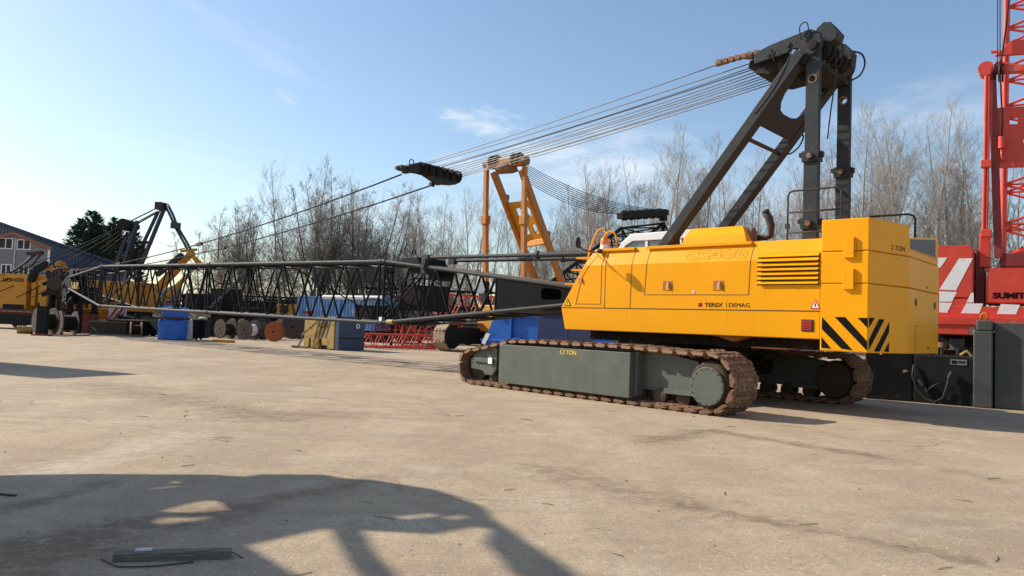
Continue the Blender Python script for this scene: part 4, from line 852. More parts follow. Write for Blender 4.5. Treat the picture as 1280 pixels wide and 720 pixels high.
# ---- industrial shed and gabled office
def wpt(u,v,D): p=at(u,v,D); return p
sh=thing('industrial_shed','long blue-grey sheeted shed with a low pitched roof behind the office','building',Vector((at(0,383,104).x,104,0)))
def loc(o,p): return p-Vector(o.location)
A=at(-150,236,112);B_=at(-20,272,104);C_=at(152,336,97)
mb=MB(); P1=loc(sh,at(-6,277,104)); P2=loc(sh,at(160,336,104)); e0=Vector((P2.x,P2.y,0)); dpt=Vector((-27,33,0))
ridge0=P1+Vector((-12,0,(P1.z-P2.z)/(P2.x-P1.x)*12)); eave=P2
mb._a([ridge0,eave,eave+dpt,ridge0+dpt,ridge0-Z3*.15,eave-Z3*.15,eave+dpt-Z3*.15,ridge0+dpt-Z3*.15],[(0,1,2,3),(4,5,6,7),(0,1,5,4),(1,2,6,5),(2,3,7,6),(0,3,7,4)]); rf=mb.build('roof','roofblue',sh)
mb=MB(); gx=ridge0.x
mb.prism([(gx,0),(eave.x-.3,0),(eave.x-.3,eave.z-.2),(gx,ridge0.z-.2)],(0,.4,0),X3,Z3,(0,.3,0)); wl=mb.build('gable_wall',mat('shed_cladding_blue',(.10,.115,.155),.5,var=.05),sh)
mb=MB()
for i in range(60):
    x=gx+.4+i*.42; zt=ridge0.z+(eave.z-ridge0.z)*((x-gx)/(eave.x-gx))-.25
    if x<eave.x-.4: mb.box(x,x+.06,.36,.41,0,zt)
mb.build('cladding_ribs','roofblue',wl)
mb=MB(); mb.beam(ridge0+Vector((0,-.05,.06)),eave+Vector((.1,-.05,.06)),.25,.3); mb.build('roof_verge','contdk',rf)
of=thing('gabled_office','grey-clad office block with a red-brown gable fascia and two white framed windows','building',Vector((at(20,383,90).x,90,0)))
def oq(u,v): p=at(u,v,90); return (p.x-of.location.x, p.z)
mb=MB(); apex=oq(19,290); rt_=oq(61,307); lf=(2*apex[0]-rt_[0]-.0,rt_[1]); lf=(lf[0]-.6,lf[1])
mb.prism([(lf[0],0),(rt_[0],0),(rt_[0],rt_[1]-.1),(apex[0],apex[1]-.25),(lf[0],lf[1]-.1)],(0,0,0),X3,Z3,(-8,9,0)); ow=mb.build('wall','clad',of)
mb=MB()
for i in range(24): z=.3+i*.42; mb.box(lf[0]-.01,rt_[0]+.01,-.03,0,z,z+.04) if z<rt_[1]-.3 else None
mb.build('cladding_boards','clad',ow)
mb=MB()
for a,b in((lf,apex),(apex,rt_)):
    d=Vector((b[0]-a[0],0,b[1]-a[1])).normalized(); 
    mb._a([(a[0]-(.6 if a is lf else 0),-.5,a[1]-(.2 if a is lf else 0)),(b[0]+(.7 if b is rt_ else 0),-.5,b[1]-(.25 if b is rt_ else 0)),(b[0]-8+(.7 if b is rt_ else 0),9,b[1]-(.25 if b is rt_ else 0)),(a[0]-8-(.6 if a is lf else 0),9,a[1]-(.2 if a is lf else 0)),
           (a[0]-(.6 if a is lf else 0),-.5,a[1]-.35-(.2 if a is lf else 0)),(b[0]+(.7 if b is rt_ else 0),-.5,b[1]-.35-(.25 if b is rt_ else 0)),(b[0]-8+(.7 if b is rt_ else 0),9,b[1]-.35-(.25 if b is rt_ else 0)),(a[0]-8-(.6 if a is lf else 0),9,a[1]-.35-(.2 if a is lf else 0))],[(0,1,2,3),(4,5,6,7),(0,1,5,4),(1,2,6,5),(3,2,6,7),(0,3,7,4)])
mb.build('roof','fascia',of)
def window(par,x0,x1,z0,z1,y,lights=2,fr='white'):
    mb=MB(); f=.10
    mb.box(x0,x1,y-.06,y+.02,z0,z0+f);mb.box(x0,x1,y-.06,y+.02,z1-f,z1);mb.box(x0,x0+f,y-.06,y+.02,z0+f,z1-f);mb.box(x1-f,x1,y-.06,y+.02,z0+f,z1-f)
    for i in range(1,lights): x=x0+(x1-x0)*i/lights; mb.box(x-f/2,x+f/2,y-.06,y+.02,z0+f,z1-f)
    wn=mb.build('window',fr,par); mb=MB(); mb.box(x0+.02,x1-.02,y-.03,y-.015,z0+.02,z1-.02); mb.build('pane','darkpane',wn)
for u0,u1,v0,v1 in((-1,16,297,311.5),(22,38.5,299,312.5)):
    x0,z1=oq(u0,v0);x1,z0=oq(u1,v1); window(of,x0,x1,z0,z1,-.02)
for u0,u1,v0,v1 in((2,14,330,344),(24,36,332,345)):
    x0,z1=oq(u0,v0);x1,z0=oq(u1,v1); window(of,x0,x1,z0,z1,-.02)
mb=MB(); x0,z0=oq(19,312);x1,z1=oq(20.5,297); mb.box(x0,x1,-.15,0,0,z1); mb.build('downpipe','white',of)
x0,z0=oq(59,340); mb=MB(); mb.box(x0,x0+.2,-.15,0,0,rt_[1]-.3); mb.build('corner_trim','white',of)
# ---- generic yard pieces
def reel(u,v,rpx,D,az,wd,label,cheek='brick',drum='grease',dr=.62,group='cable and rope reels stored along the edge of the yard',lying=False,zb=None,cat='reel'):
    """rope reel standing on its rims (or lying on one cheek)"""
    r=rpx*D/F*1.0; p=at(u,v,D)
    t=thing('cable_reel',label,cat,Vector((p.x,p.y,0 if zb is None else zb)),az,group)
    ax=X3 if not lying else Z3; c0=Vector((-wd/2,0,r)) if not lying else Vector((0,0,0))
    th=.07
    for k,off in enumerate((0,wd-th)):
        mb=MB(); mb.lathe(c0+ax*off,ax,[(0,.001),(0,r*.12),(-.01 if k==0 else 0,r*.12),(0,r),(th,r),(th,.001)],28)
        ck=mb.build('cheek',cheek,t,bevel=.008)
        mb=MB(); s=-1 if k==0 else 1; cc=c0+ax*(off+(0 if k==0 else th))
        a=ax.orthogonal().normalized(); b=ax.cross(a)
        for j in range(6): q=2*PI*j/6; mb.tube(cc+(a*math.cos(q)+b*math.sin(q))*r*.5-ax*s*-.0,cc+(a*math.cos(q)+b*math.sin(q))*r*.5+ax*s*.02,.03,8)
        mb.tube(cc,cc+ax*s*.012,r*.11,12); mb.build('hub_bolts','stripe',ck)
    mb=MB(); pr=[(th,r*dr)]; n=max(5,int(wd/.09))
    for j in range(n): x=th+(wd-2*th)*(j+.5)/n; pr+=[(x-.02,r*dr),(x,r*dr*1.03)]
    pr+=[(wd-th,r*dr)]; mb.lathe(c0,ax,pr,28); mb.build('drum',drum,t)
    return t
reel(57,404,17,46.5,35,.9,'big dark brown cable reel beside the black upright frame, far left')
reel(84,405,15,48,42,.95,'big dark reel right of the black upright frame with loose cable round it')
reel(170,411,9,50,60,.7,'small pinkish rusty reel on the ground left of the blue wrapped bale','pink','grease')
reel(186,407,12,53,20,.8,'dark reel leaning in shadow just left of the blue wrapped bale','rustdk')
reel(159,403,13,56,70,1.1,'wide black rope reel behind the wooden stack','black','ropedk')
reel(196,408,11,52,30,.6,'narrow dark reel touching the blue wrapped bale','black')
reel(282,409,12,53,35,.9,'dark reel right of the black bins on a yellow skid','rustdk')
reel(296,409,12.5,54,40,.8,'dark brown reel left of the white-drummed reel','brick')
reel(312,411,12.5,52,25,1.0,'reel with brown cheeks and a white drum','brick','white',.55)
reel(343,414.5,12.6,50.5,0,.25,'bright orange-brown round reel facing the camera','reelor','reelor',.5).rotation_euler=(0,0,R(75))
reel(335,410,11,54,30,.8,'dark reel half hidden behind the orange-brown one','black')
reel(371,410,15,59,80,1.4,'large dull brown reel left of the mustard block','brick','redold').rotation_euler=(0,0,R(80))
reel(515,419,11,60,50,1.6,'pale rusty reel behind the red lattice sections','pink','tan_rust',.8)
p=at(125,409,56); 
pal=thing('reel_stack','dark timber stack under the white cable drum','timber',Vector((p.x,p.y,0)),80)
for i in range(4): 
    mb=MB(); mb.box(-1.7,1.7,-.7,.7,.02+i*.17,.14+i*.17) if i%2==0 else mb.box(-1.5,1.6,-.5,.5,.02+i*.17,.14+i*.17); mb.build('plank_layer','wood' if i==3 else 'rustdk',pal)
mb=MB()
for s in(-1.6,-.6,.5,1.5): mb.box(s-.1,s+.1,-.72,.72,.1,.5)
mb.build('bearers','grease',pal)
reel(125,400,7.2,56,0,.72,'white cable drum with red rims lying on the timber stack','redold','white',.78,lying=True,zb=.68)
# wooden packing / dark machinery on skids
def crate(u,D,w_,d_,h_,az,label,mt,cat='crate',name='machine_crate',lid=True,z=0,slats=0):
    p=at(u,395,D); t=thing(name,label,cat,Vector((p.x,p.y,z)),az)
    mb=MB(); mb.box(-w_/2,w_/2,-d_/2,d_/2,.12,h_); mb.build('body',mt,t,bevel=.02)
    for s in(-1,1):
        mb=MB(); mb.box(-w_/2,w_/2,s*d_*.38-.07,s*d_*.38+.07,0,.12); mb.build('skid','wood',t)
    mb=MB(); mb.box(-w_/2-.04,w_/2+.04,-d_/2-.04,d_/2+.04,h_,h_+.07)
    if lid: mb.build('lid','wood' if lid is True else lid,t)
    if slats:
        for k in range(slats):
            x=-w_/2+w_*(k+.5)/slats
            for s in(-1,1):
                m2=MB(); m2.box(x-.05,x+.05,s*(d_/2+.012)-.012,s*(d_/2+.012)+.012,.12,h_); m2.build('batten','rustdk',t)
    return t
crate(142,52,2.6,1.2,.85,95,'low dark crate with a pale plank lid between the reels','rustdk',slats=3)
crate(163,52,2.2,1.3,1.0,95,'dark crate with a pale top plank left of the small pinkish reel','grease',slats=2)
crate(110,54,1.2,1.0,1.35,80,'small red steel box left of the white cable drum','redold',lid=False,slats=2)
crate(267,56,1.4,1.2,1.35,95,'low black tank right of the black wheelie bin','black',cat='tank',name='storage_tank',lid='grease')
crate(296,66,3.2,1.6,2.3,95,'dark machine under a flat cover behind the reels','grease',slats=3)
crate(325,70,3.0,1.6,3.0,92,'taller dark machine behind the white-drummed reel','black',slats=4)
crate(348,72,2.4,1.5,3.3,92,'dark machine with pale parts left of the blue container','grease',slats=3)
# yellow cage and red/white board
p=at(118,393,55); cg=thing('steel_cage','ochre yellow tubular cage left of the red and white board','cage',Vector((p.x,p.y,0)),90)
for zz in(1.5,2.2):
    mb=MB(); 
    for x in(-.6,.6): mb.box(x-.04,x+.04,-.55,.55,zz,zz+.08)
    for y in(-.55,.55): mb.box(-.6,.6,y-.04,y+.04,zz,zz+.08)
    mb.build('hoop_frame','ochre',cg)
for x in(-.6,-.2,.2,.6):
    for y in(-.55,.55): mb=MB(); mb.box(x-.035,x+.035,y-.035,y+.035,0 if abs(x)>.5 else 1.5,2.2); mb.build('upright','ochre',cg)
mb=MB(); mb.box(-.55,.55,-.5,.5,1.0,1.5); mb.build('cage_load','orange',cg)
def stripe_board(u0,u1,v0,v1,D,label):
    a=at(u0,v1,D);b=at(u1,v0,D); W=b.x-a.x; Hh=b.z-a.z; t=thing('striped_board',label,'board',Vector((a.x,a.y,a.z))); 
    mb=MB(); mb.box(0,W,0,.05,0,Hh); bd=mb.build('board','white',t)
    for i in range(3):
        x=W*(i)*.36-W*.1; pl=[(max(0,x),0),(min(W,x+W*.2),0),(min(W,x+W*.2+Hh*.7),Hh),(max(0,min(W,x+Hh*.7)),Hh)]
        mb=MB(); mb.prism(pl,(0,-.004,0),X3,Z3,(0,-.004,0)); mb.build('red_stripe','red',bd)
    for x in(.1,W-.15): mb=MB(); mb.box(x,x+.06,.05,.1,-a.z,Hh); mb.build('post','redold',t)
stripe_board(135,158,384,399,56,'red and white diagonal warning board standing behind the dark crates')
# black upright frame and small drum, loose cable
p=gp(52,419.5); fr=thing('upright_frame','black upright steel frame on a rusty foot between the two big reels','frame',Vector((p.x,p.y,0)),80)
mb=MB(); mb.box(-.25,.25,-.12,.12,.1,1.75); mb.build('panel','black',fr,bevel=.01)
for s in(-1,1): mb=MB(); mb.box(s*.28-.04,s*.28+.04,-.06,.06,0,1.95); mb.build('post','black',fr)
mb=MB(); mb.box(-.45,.45,-.35,.35,0,.09); mb.build('foot','redold',fr)
p=gp(31,417); dm=thing('steel_drum','small buff drum with a red end lying on its side at far left','drum',Vector((p.x,p.y,0)),60)
mb=MB(); mb.lathe((-.42,0,.24),X3,[(0,.001),(0,.24),(.03,.255),(.06,.24),(.28,.24),(.31,.25),(.34,.24),(.80,.24),(.84,.25),(.84,.001)],20); mb.build('shell','mustard',dm); mb=MB(); mb.disc((.43,0,.24),X3,.2,.01,18); mb.build('end_cap','redold',dm)
mb=MB(); p=gp(88,419)
pts=[p+Vector((1.5*math.cos(t)*(1+.1*math.sin(3*t)),.3*math.sin(t),.03+.5*max(0,math.sin(t+.6))**2)) for t in [i*2*PI/26 for i in range(27)]]
mb.path(pts,.03,6); tag(mb.build('loose_cable','rubber'),'loop of loose black cable in front of the big reels','cable')
mb=MB(); p=gp(66,418); mb.path([p+Vector((-.4,0,.05)),p+Vector((0,.1,.12)),p+Vector((.3,0,.05)),p+Vector((.6,.05,.06))],.05,6); tag(mb.build('red_shackle','redold'),'small red shackle lying by the black upright frame','shackle')
# blue wrapped bale, white bags, bins
def bale(u,D,w_,h_,label,zb=0,mt='tarp',straps=True,seed=3,name='wrapped_bale',cat='bale'):
    p=at(u,400,D); t=thing(name,label,cat,Vector((p.x,p.y,zb)),90)
    bm=bmesh.new(); bmesh.ops.create_cube(bm,size=1); bmesh.ops.subdivide_edges(bm,edges=bm.edges,cuts=7,use_grid_fill=True)
    for v in bm.verts:
        c=v.co.copy(); n=c.normalized(); v.co=c*.86+n*.5*.22; v.co+=n*(noise.noise(c*5+Vector((seed,0,0)))*.07+noise.noise(c*13+Vector((0,seed,0)))*.03); v.co=Vector((v.co.x*w_,v.co.y*w_,(v.co.z+.5)*h_))
    me=bpy.data.meshes.new('wrapping'); bm.to_mesh(me); bm.free(); me.materials.append(MT[mt]); o=bpy.data.objects.new('wrapping',me); COL.objects.link(o); o.parent=t; 
    for q in me.polygons: q.use_smooth=True
    if straps:
        for z in(.5,.72):
            mb=MB(); mb.lathe((0,0,h_*z),Z3,[(-.02,w_*.53),(.02,w_*.53)],20); s_=mb.build('strap','rubber',t); 
    return t
bale(217,46.5,1.26,1.2,'bright blue plastic wrapped bale under the boom with a plank across it')
p=at(217,400,46.5); pk=thing('pallet','dark pallet lying on top of the lower blue bale','pallet',Vector((p.x,p.y,1.24)),90)
for i in range(5): mb=MB(); mb.box(-.75+i*.33,-.57+i*.33,-.7,.7,.09,.12); mb.build('deck_board','wood',pk)
for y in(-.6,0,.6): mb=MB(); mb.box(-.75,.75,y-.05,y+.05,0,.09); mb.build('bearer','rustdk',pk)
bale(219,46.5,1.15,.62,'smaller blue wrapped bale stacked on the pallet, seen through the boom',1.37,seed=8)
bale(236.5,47.5,.42,1.25,'torn white woven bag squeezed right of the blue bale',0,'bag',False,5,'woven_bag','bag')
bale(203.5,47.2,.36,1.2,'slim white bag on the left side of the blue bale',0,'bag',False,6,'woven_bag','bag')
def wheelie(u,D,label,az=92):
    p=at(u,400,D); t=thing('wheelie_bin',label,'bin',Vector((p.x,p.y,0)),az,'black wheelie bins beside the blue bale')
    mb=MB(); mb._a([(-.24,-.33,.12),(.24,-.33,.12),(.24,.33,.12),(-.24,.33,.12),(-.32,-.45,1.22),(.32,-.45,1.22),(.32,.45,1.22),(-.32,.45,1.22)],[(0,1,2,3),(4,5,6,7),(0,1,5,4),(1,2,6,5),(2,3,7,6),(3,0,4,7)]); mb.build('tub','black',t,bevel=.02)
    mb=MB(); mb.box(-.35,.35,-.48,.48,1.22,1.29); mb.build('lid','rubber',t,bevel=.02)
    for y in(-.32,.32): mb=MB(); mb.disc((-.28,y-.03,.1),Y3,.1,.06,14); mb.build('wheel','rubber',t)
wheelie(245,48,'black wheelie bin next to the torn white bag'); wheelie(255,48.3,'black wheelie bin with a pale bundle on its lid')
mb=MB(); p=at(254,397,48.3); mb.blob((p.x,p.y,1.36),(.3,.2,.09),2,3,.2); tag(mb.build('pale_bundle','bag'),'pale crumpled bundle lying on top of a black bin','bundle')
mb=MB(); p=gp(279,428); mb.box(p.x-.6,p.x+.6,p.y-.2,p.y+.3,.0,.16); tag(mb.build('yellow_skid','ochre',bevel=.02),'low yellow skid on the ground right of the black tank','skid')
# ---- mustard counterweight block with chain, dark neighbour
def at0_(u,D): p=at(u,400,D); return Vector((p.x,p.y,0))
pL=gp(381,434);pR=gp(430,439.5); d=(pR-pL); L=d.length; d.normalize(); nrm_=Vector((-d.y,d.x,0)); 
azb=math.degrees(math.atan2(d.x,d.y)); 
pL=at0_(381,41.6); azb=128.; d=Vector((math.sin(R(azb)),math.cos(R(azb)),0)); nrm_=Vector((-d.y,d.x,0))
mbk=thing('steel_weight_block','worn mustard yellow steel block with diagonal streaks and a rusty chain hanging over it','counterweight',pL,azb)
mb=MB(); mb.box(0,L*.0+2.55,0,1.9,.55,1.75); mb.build('upper_block','mustard',mbk,bevel=.03)
for x0,x1 in((0,.45),(.62,1.25),(1.55,2.0),(2.0,2.55)): mb=MB(); mb.box(x0,x1,0,1.9,.05 if x0 not in(1.55,) else .22,.55); mb.build('lower_lug','mustard',mbk,bevel=.02)
mb=MB(); mb.box(.02,2.5,.25,1.85,.02,.54); mb.build('base_plate','rustdk',mbk)
text('ACH',.42,'grease',mbk,Vector((1.1,-.004,1.15)),X3,Z3,.002,.008,'lettering')
for i in range(5):
    mb=MB(); x=.9+i*.3; mb.prism([(x,.62),(x+.12,.62),(x+.52,1.7),(x+.40,1.7)],(0,-.003,0),X3,Z3,(0,-.002,0)) if x+.52<2.6 else None; 
    if mb.v: mb.build('worn_streak','rustdk',mbk)
mb=MB(); mb.disc((.5,.02,1.15),(0,-1,0),.05,.03,12); mb.build('pin_hole','stripe',mbk)
dk=thing('steel_weight_block','dark blue-black steel block standing right of the mustard one','counterweight',pL+d*2.62+Vector((0,0,0)),38)
mb=MB(); mb.box(0,1.75,-.32,0,.02,1.8); mb.build('body','contdk',dk,bevel=.03)
mb=MB(); mb.box(-.02,1.77,-.345,-.31,.62,.67); mb.build('joint','black',dk)
mb=MB(); mb.disc((1.25,-.325,1.3),(0,-1,0),.13,.006,18); bdg=mb.build('round_badge','white',dk); mb=MB(); mb.disc((1.25,-.333,1.3),(0,-1,0),.07,.004,14); mb.build('badge_centre','contdk',bdg)
chn=MB(); cp=[pL+d*1.5+Vector((0,-.12,1.80)),pL+d*1.1+Vector((0,-.18,1.45)),pL+d*.7+Vector((0,-.2,1.15)),pL+d*.3+Vector((0,-.25,.95)),pL+Vector((0,-.3,.75)),pL-d*.1+Vector((0,-.35,.35)),pL-d*.3+Vector((0,-.45,.06)),pL-d*.7+Vector((0,-.4,.06)),pL-d*1.0+Vector((0,-.1,.06)),pL-d*.6+Vector((0,-.7,.08)),pL-d*.1+Vector((.2,-.5,.07)),pL+d*.35+Vector((.1,-.5,.06))]
k=0
for a,b in zip(cp[:-1],cp[1:]):
    n=max(1,int((b-a).length/.15))
    for i in range(n):
        q=a.lerp(b,(i+.5)/n); dd=(b-a).normalized(); sd=dd.orthogonal().normalized() if k%2 else dd.cross(dd.orthogonal()).normalized(); k+=1
        chn.path([q+dd*.11*math.cos(t)+sd*.06*math.sin(t) for t in [j*2*PI/8 for j in range(9)]],.026,4)
tag(chn.build('rusty_chain','rust'),'heavy rusty chain draped over the mustard block and piled on the ground','chain')
mb=MB(); q=pL+nrm_*.5-d*.35; mb.box(q.x-.06,q.x+.06,q.y-.06,q.y+.06,0,2.0); mb.box(q.x-.3,q.x+.3,q.y-.02,q.y+.05,1.9,2.02); tag(mb.build('red_post','redold'),'dull red post behind the left end of the mustard block','post')
# ---- containers
def container(loc_,az,label,mt='contblue',Lc=6.06,lower=0):
    t=thing('shipping_container',label,'container',loc_,az)
    def corr(x0,x1,y,out,nm):
        n=int((x1-x0)/.28); mb=MB(); vs=[];pz=(.14,2.48)
        xs=[]
        for i in range(n):
            x=x0+(x1-x0)*i/n; p=(x1-x0)/n; xs+=[(x,0),(x+p*.25,0),(x+p*.4,.036),(x+p*.75,.036),(x+p*.9,0)]
        xs.append((x1,0))
        for x,o in xs:
            for z in pz: vs.append((x,y+out*(-o),z) if nm!='end' else (y+out*(-o),x,z))
        fs=[(2*i,2*i+2,2*i+3,2*i+1) for i in range(len(xs)-1)]; mb._a(vs,fs); return mb
    for y,o in((-1.2,-1),(1.2,1)): corr(.12,Lc-.12,y,o,'side').build('side_panel',mt,t,recalc=False)
    corr(-1.1,1.1,.04,-1,'end').build('end_panel',mt,t,recalc=False)
    mb=MB(); mb.box(.1,Lc-.1,-1.15,1.15,2.5,2.56); mb.build('roof',mt,t); mb=MB(); mb.box(.1,Lc-.1,-1.15,1.15,.05,.14); mb.build('floor','rustdk',t)
    mb=MB()
    for x in(0,Lc-.16):
        for y in(-1.22,1.06): mb.box(x,x+.16,y,y+.16,0,2.59)
    for y in(-1.22,1.12):
        for z in(.02,2.47): mb.box(.16,Lc-.16,y,y+.10,z,z+.12)
    for x in(0,Lc-.1):
        for z in(.02,2.47): mb.box(x,x+.10,-1.06,1.06,z,z+.12)
    mb.build('frame',mt,t)
    for s in(-1,1):
        mb=MB(); mb.box(Lc-.05,Lc-.0,s*.02 if s>0 else -1.06,1.06 if s>0 else -.02,.16,2.45); dr=mb.build('door',mt,t)
        for q in(.3,.75): mb=MB(); mb.tube((Lc+.04,s*q,.1),(Lc+.04,s*q,2.5),.022,8); mb.box(Lc,Lc+.05,s*q-.1,s*q+.1,1.1,1.16); mb.build('lock_bar','boomgrey',dr)
    return t
# trailer the containers stand on is hidden; they rest on dark skids
def at0(u,D): p=at(u,400,D); return Vector((p.x,p.y,0))
def skidbase(p,az,L,label):
    t=thing('timber_base',label,'base',p,az)
    for i in range(4): mb=MB(); mb.box(.3+i*(L-.6)/3-.15,.3+i*(L-.6)/3+.15,-1.2,1.2,0,.84); mb.build('sleeper_pile','rustdk',t)
q1=at0(384,63);q2=at0(440,60)
skidbase(q1,118,4.8,'dark sleeper piles under the left blue container'); skidbase(q2,118,3.2,'dark sleeper piles under the right blue container')
container(q1+Z3*.85,118,'faded blue container with pale door patches seen through the boom, left of the pair','contblue',4.4)
container(q2+Z3*.85,118,'blue and red patched container with dark open end, right of the pair','contblue',3.2)
for (u,v,du,dv,mt) in((391,384,2,6,'white'),(402,379,5,6,'white'),(412,382,14,14,'clad'),(441,391,6,12,'pink'),(456,384,6,22,'white'),(404,393,5,3,'white')):
    pass
mb=MB(); a=at(404,371.5,59); b=at(478,372.5,57); mb.tube(a,b,.17,12); pp=mb.build('long_pipe','white'); tag(pp,'long cream pipe lying across the tops of the two blue containers','pipe')
# ---- lattice sections lying about
def lat_piece(p,az,L,W,Hh,n,mt,label,rc=.06,rl=.03,zb=.1,name='lattice_section'):
    t=thing(name,label,'boom section',Vector((p.x,p.y,zb)),az)
    mb=MB()
    for y in(-W/2,W/2):
        for z in(0,Hh): mb.tube((0,y,z),(L,y,z),rc,8)
    mb.build('chords',mt,t); mb=MB()
    for i in range(n):
        x0=L*i/n;x1=L*(i+.5)/n;x2=L*(i+1)/n
        for y in(-W/2,W/2): mb.tube((x0,y,0),(x1,y,Hh),rl,5,cap=False);mb.tube((x1,y,Hh),(x2,y,0),rl,5,cap=False)
        for z in(0,Hh): mb.tube((x0,-W/2,z),(x1,W/2,z),rl,5,cap=False);mb.tube((x1,W/2,z),(x2,-W/2,z),rl,5,cap=False)
    for x in(0,L):
        for y in(-W/2,W/2): mb.tube((x,y,0),(x,y,Hh),rl,5,cap=False)
        for z in(0,Hh): mb.tube((x,-W/2,z),(x,W/2,z),rl,5,cap=False)
    mb.build('lacing',mt,t); return t
lat_piece(gp(452,435),72,4.3,1.2,.75,6,'red','low bright red lattice section on the ground right of the dark block',.05,.028)
lat_piece(gp(498,434),64,3.6,1.4,1.5,3,'red','tall bright red lattice section whose open end leans toward the crawler track',.05,.032)
lat_piece(gp(470,428),78,6.5,1.1,.7,7,'red','second red lattice section stacked behind the low one',.05,.028,1.0)
lat_piece(at0(545,52),75,6.0,1.4,1.3,5,'red','bright red lattice section raised behind the boom butt, beside the white hook',.05,.032,2.3)
lat_piece(at0(455,62),88,13,1.5,1.3,9,'lace','black lattice section stacked on a trailer behind the boom, upper one',.06,.035,3.0)
lat_piece(at0(455,60),88,13,1.5,1.2,9,'lace','black lattice section stacked on a trailer behind the boom, lower one',.06,.035,1.6)
lat_piece(at0(235,68),92,14,1.6,1.4,9,'lace','long black lattice section lying behind the reels on the left',.06,.035,2.0)
tr=thing('flatbed_trailer','dark flatbed trailer carrying black lattice sections behind the boom','trailer',at0(452,61),88)
mb=MB(); mb.box(0,13.5,-1.25,1.25,1.0,1.4); mb.build('deck','grease',tr)
for x in(8.6,9.9,11.2):
    for y in(-1.1,1.1): mb=MB(); mb.lathe((x,y-.15,.5),Y3,[(0,.001),(0,.3),(.02,.5),(.28,.5),(.3,.3),(.3,.001)],20); mb.build('wheel','rubber',tr)
for x in(.5,3.0,6.0): mb=MB(); mb.box(x,x+.2,-1.2,1.2,0,1.0); mb.build('support_leg','black',tr)
# ---- blue skip
sk=thing('blue_skip','blue steel skip with ribbed sides behind the near crawler track','skip',at0(632,33.2),120)
mb=MB(); 
Ls=4.6
mb.prism([(-.42,.85),(.1,2.05),(Ls,2.05),(Ls,.35),(0,.35)],(0,-1.1,0),X3,Z3,(0,.06,0)); mb.prism([(-.42,.85),(.1,2.05),(Ls,2.05),(Ls,.35),(0,.35)],(0,1.04,0),X3,Z3,(0,.06,0)); mb.box(0,Ls,-1.04,1.04,.35,.42); mb.build('tub','blue',sk)
mb=MB(); mb.box(.28,Ls,-1.19,-1.08,1.98,2.09); mb.box(.28,Ls,1.08,1.19,1.98,2.09); mb.box(-.5,Ls,-1.2,-1.1,.95,1.03); mb.build('top_rail','blue',sk,bevel=.01)
for x in(.9,2.3,3.7): mb=MB(); mb.box(x,x+.1,-1.22,-1.1,1.03,1.98); mb.build('rib','blue',sk); 
for x in(1.1,2.6,4.0): mb=MB(); mb.box(x,x+.35,-1.24,-1.12,.98,1.14); mb.build('hinge_bracket','blue',sk,bevel=.01)
mb=MB(); mb.prism([(-.44,.85),(-.22,1.3),(-.02,1.25),(-.26,.8)],(0,-1.2,0),X3,Z3,(0,-.01,0)); mb.build('white_marker','white',sk)
sk2=thing('blue_skip','darker navy blue skip end seen between the first skip and the crane cab corner','skip',at0(690,29.6),120)
mb=MB(); mb.box(0,1.3,-1.2,1.2,.3,2.25); mb.box(-.05,1.35,-1.25,-1.15,2.15,2.28); mb.build('tub',mat('navy_paint',(.012,.035,.13),.5),sk2,bevel=.02)
# ---- other cranes : helper for a simple crawler undercarriage
def simple_tracks(par,L,gauge,h,pw,mt='tan_rust',npad=26,framemt='grease',sides=(-1,1)):
    r=h/2; pf=[(-L/2+r+(L-2*r)*i/10,0) for i in range(10)]+[(L/2-r+r*math.cos(R(-90+i*20)),r+r*math.sin(R(-90+i*20))) for i in range(10)]+[(L/2-r-(L-2*r)*i/10,h) for i in range(1,10)]+[(-L/2+r+r*math.cos(R(90+i*20)),r+r*math.sin(R(90+i*20))) for i in range(9)]
    pts,p=resample(pf,npad)
    for s in sides:
        first=None; mb=MB(); mb.box(-L/2+r,L/2-r,s*gauge/2-pw*.3,s*gauge/2+pw*.3,h*.25,h*.8); 
        for x in(-L/2+r,L/2-r): mb.lathe((x,s*gauge/2-pw*.33,r),Y3,[(0,.001),(0,r*.82),(pw*.66,r*.82),(pw*.66,.001)],20)
        tf=mb.build('track_frame',framemt,par)
        sh=MB(); q=p/2; sh.box(-q*.9,q*.9,-pw/2,pw/2,-.04,.03); 
        for y in(-.3,0,.3): sh.box(q*.5,q*1.15,y*pw-.06,y*pw+.06,-.04,.05)
        for i in range(npad):
            a0,z0=pts[i-1];a1,z1=pts[(i+1)%npad]; dd=Vector((a1-a0,0,z1-z0)).normalized(); nn=Vector((dd.z,0,-dd.x)); yv=nn.cross(dd)
            if first is None: first=sh.build('track_shoe',mt,tf); o=first
            else: o=first.copy(); COL.objects.link(o); o.parent=tf
            m=Matrix.Identity(4)
            for k in range(3): m[k][0]=dd[k];m[k][1]=yv[k];m[k][2]=nn[k]
            m.translation=Vector((pts[i][0],s*gauge/2,pts[i][1]))-nn*.04; o.matrix_local=m
# orange crane behind : gantry, crawler, ropes, black jib
def oat(u,v,D): return at(u,v,D)
OD=46.
base=at0(600,OD+2); OA=42
oc=thing('crawler_crane','weathered orange crane behind the boom, its tall plated gantry between the bare trees','crane',Vector((base.x,base.y,0)),OA)
OM=Matrix.Translation(Vector(oc.location))@Matrix.Rotation(R(90-OA),4,'Z'); OI=OM.inverted()
def ol(u,v,D): return OI@at(u,v,D)
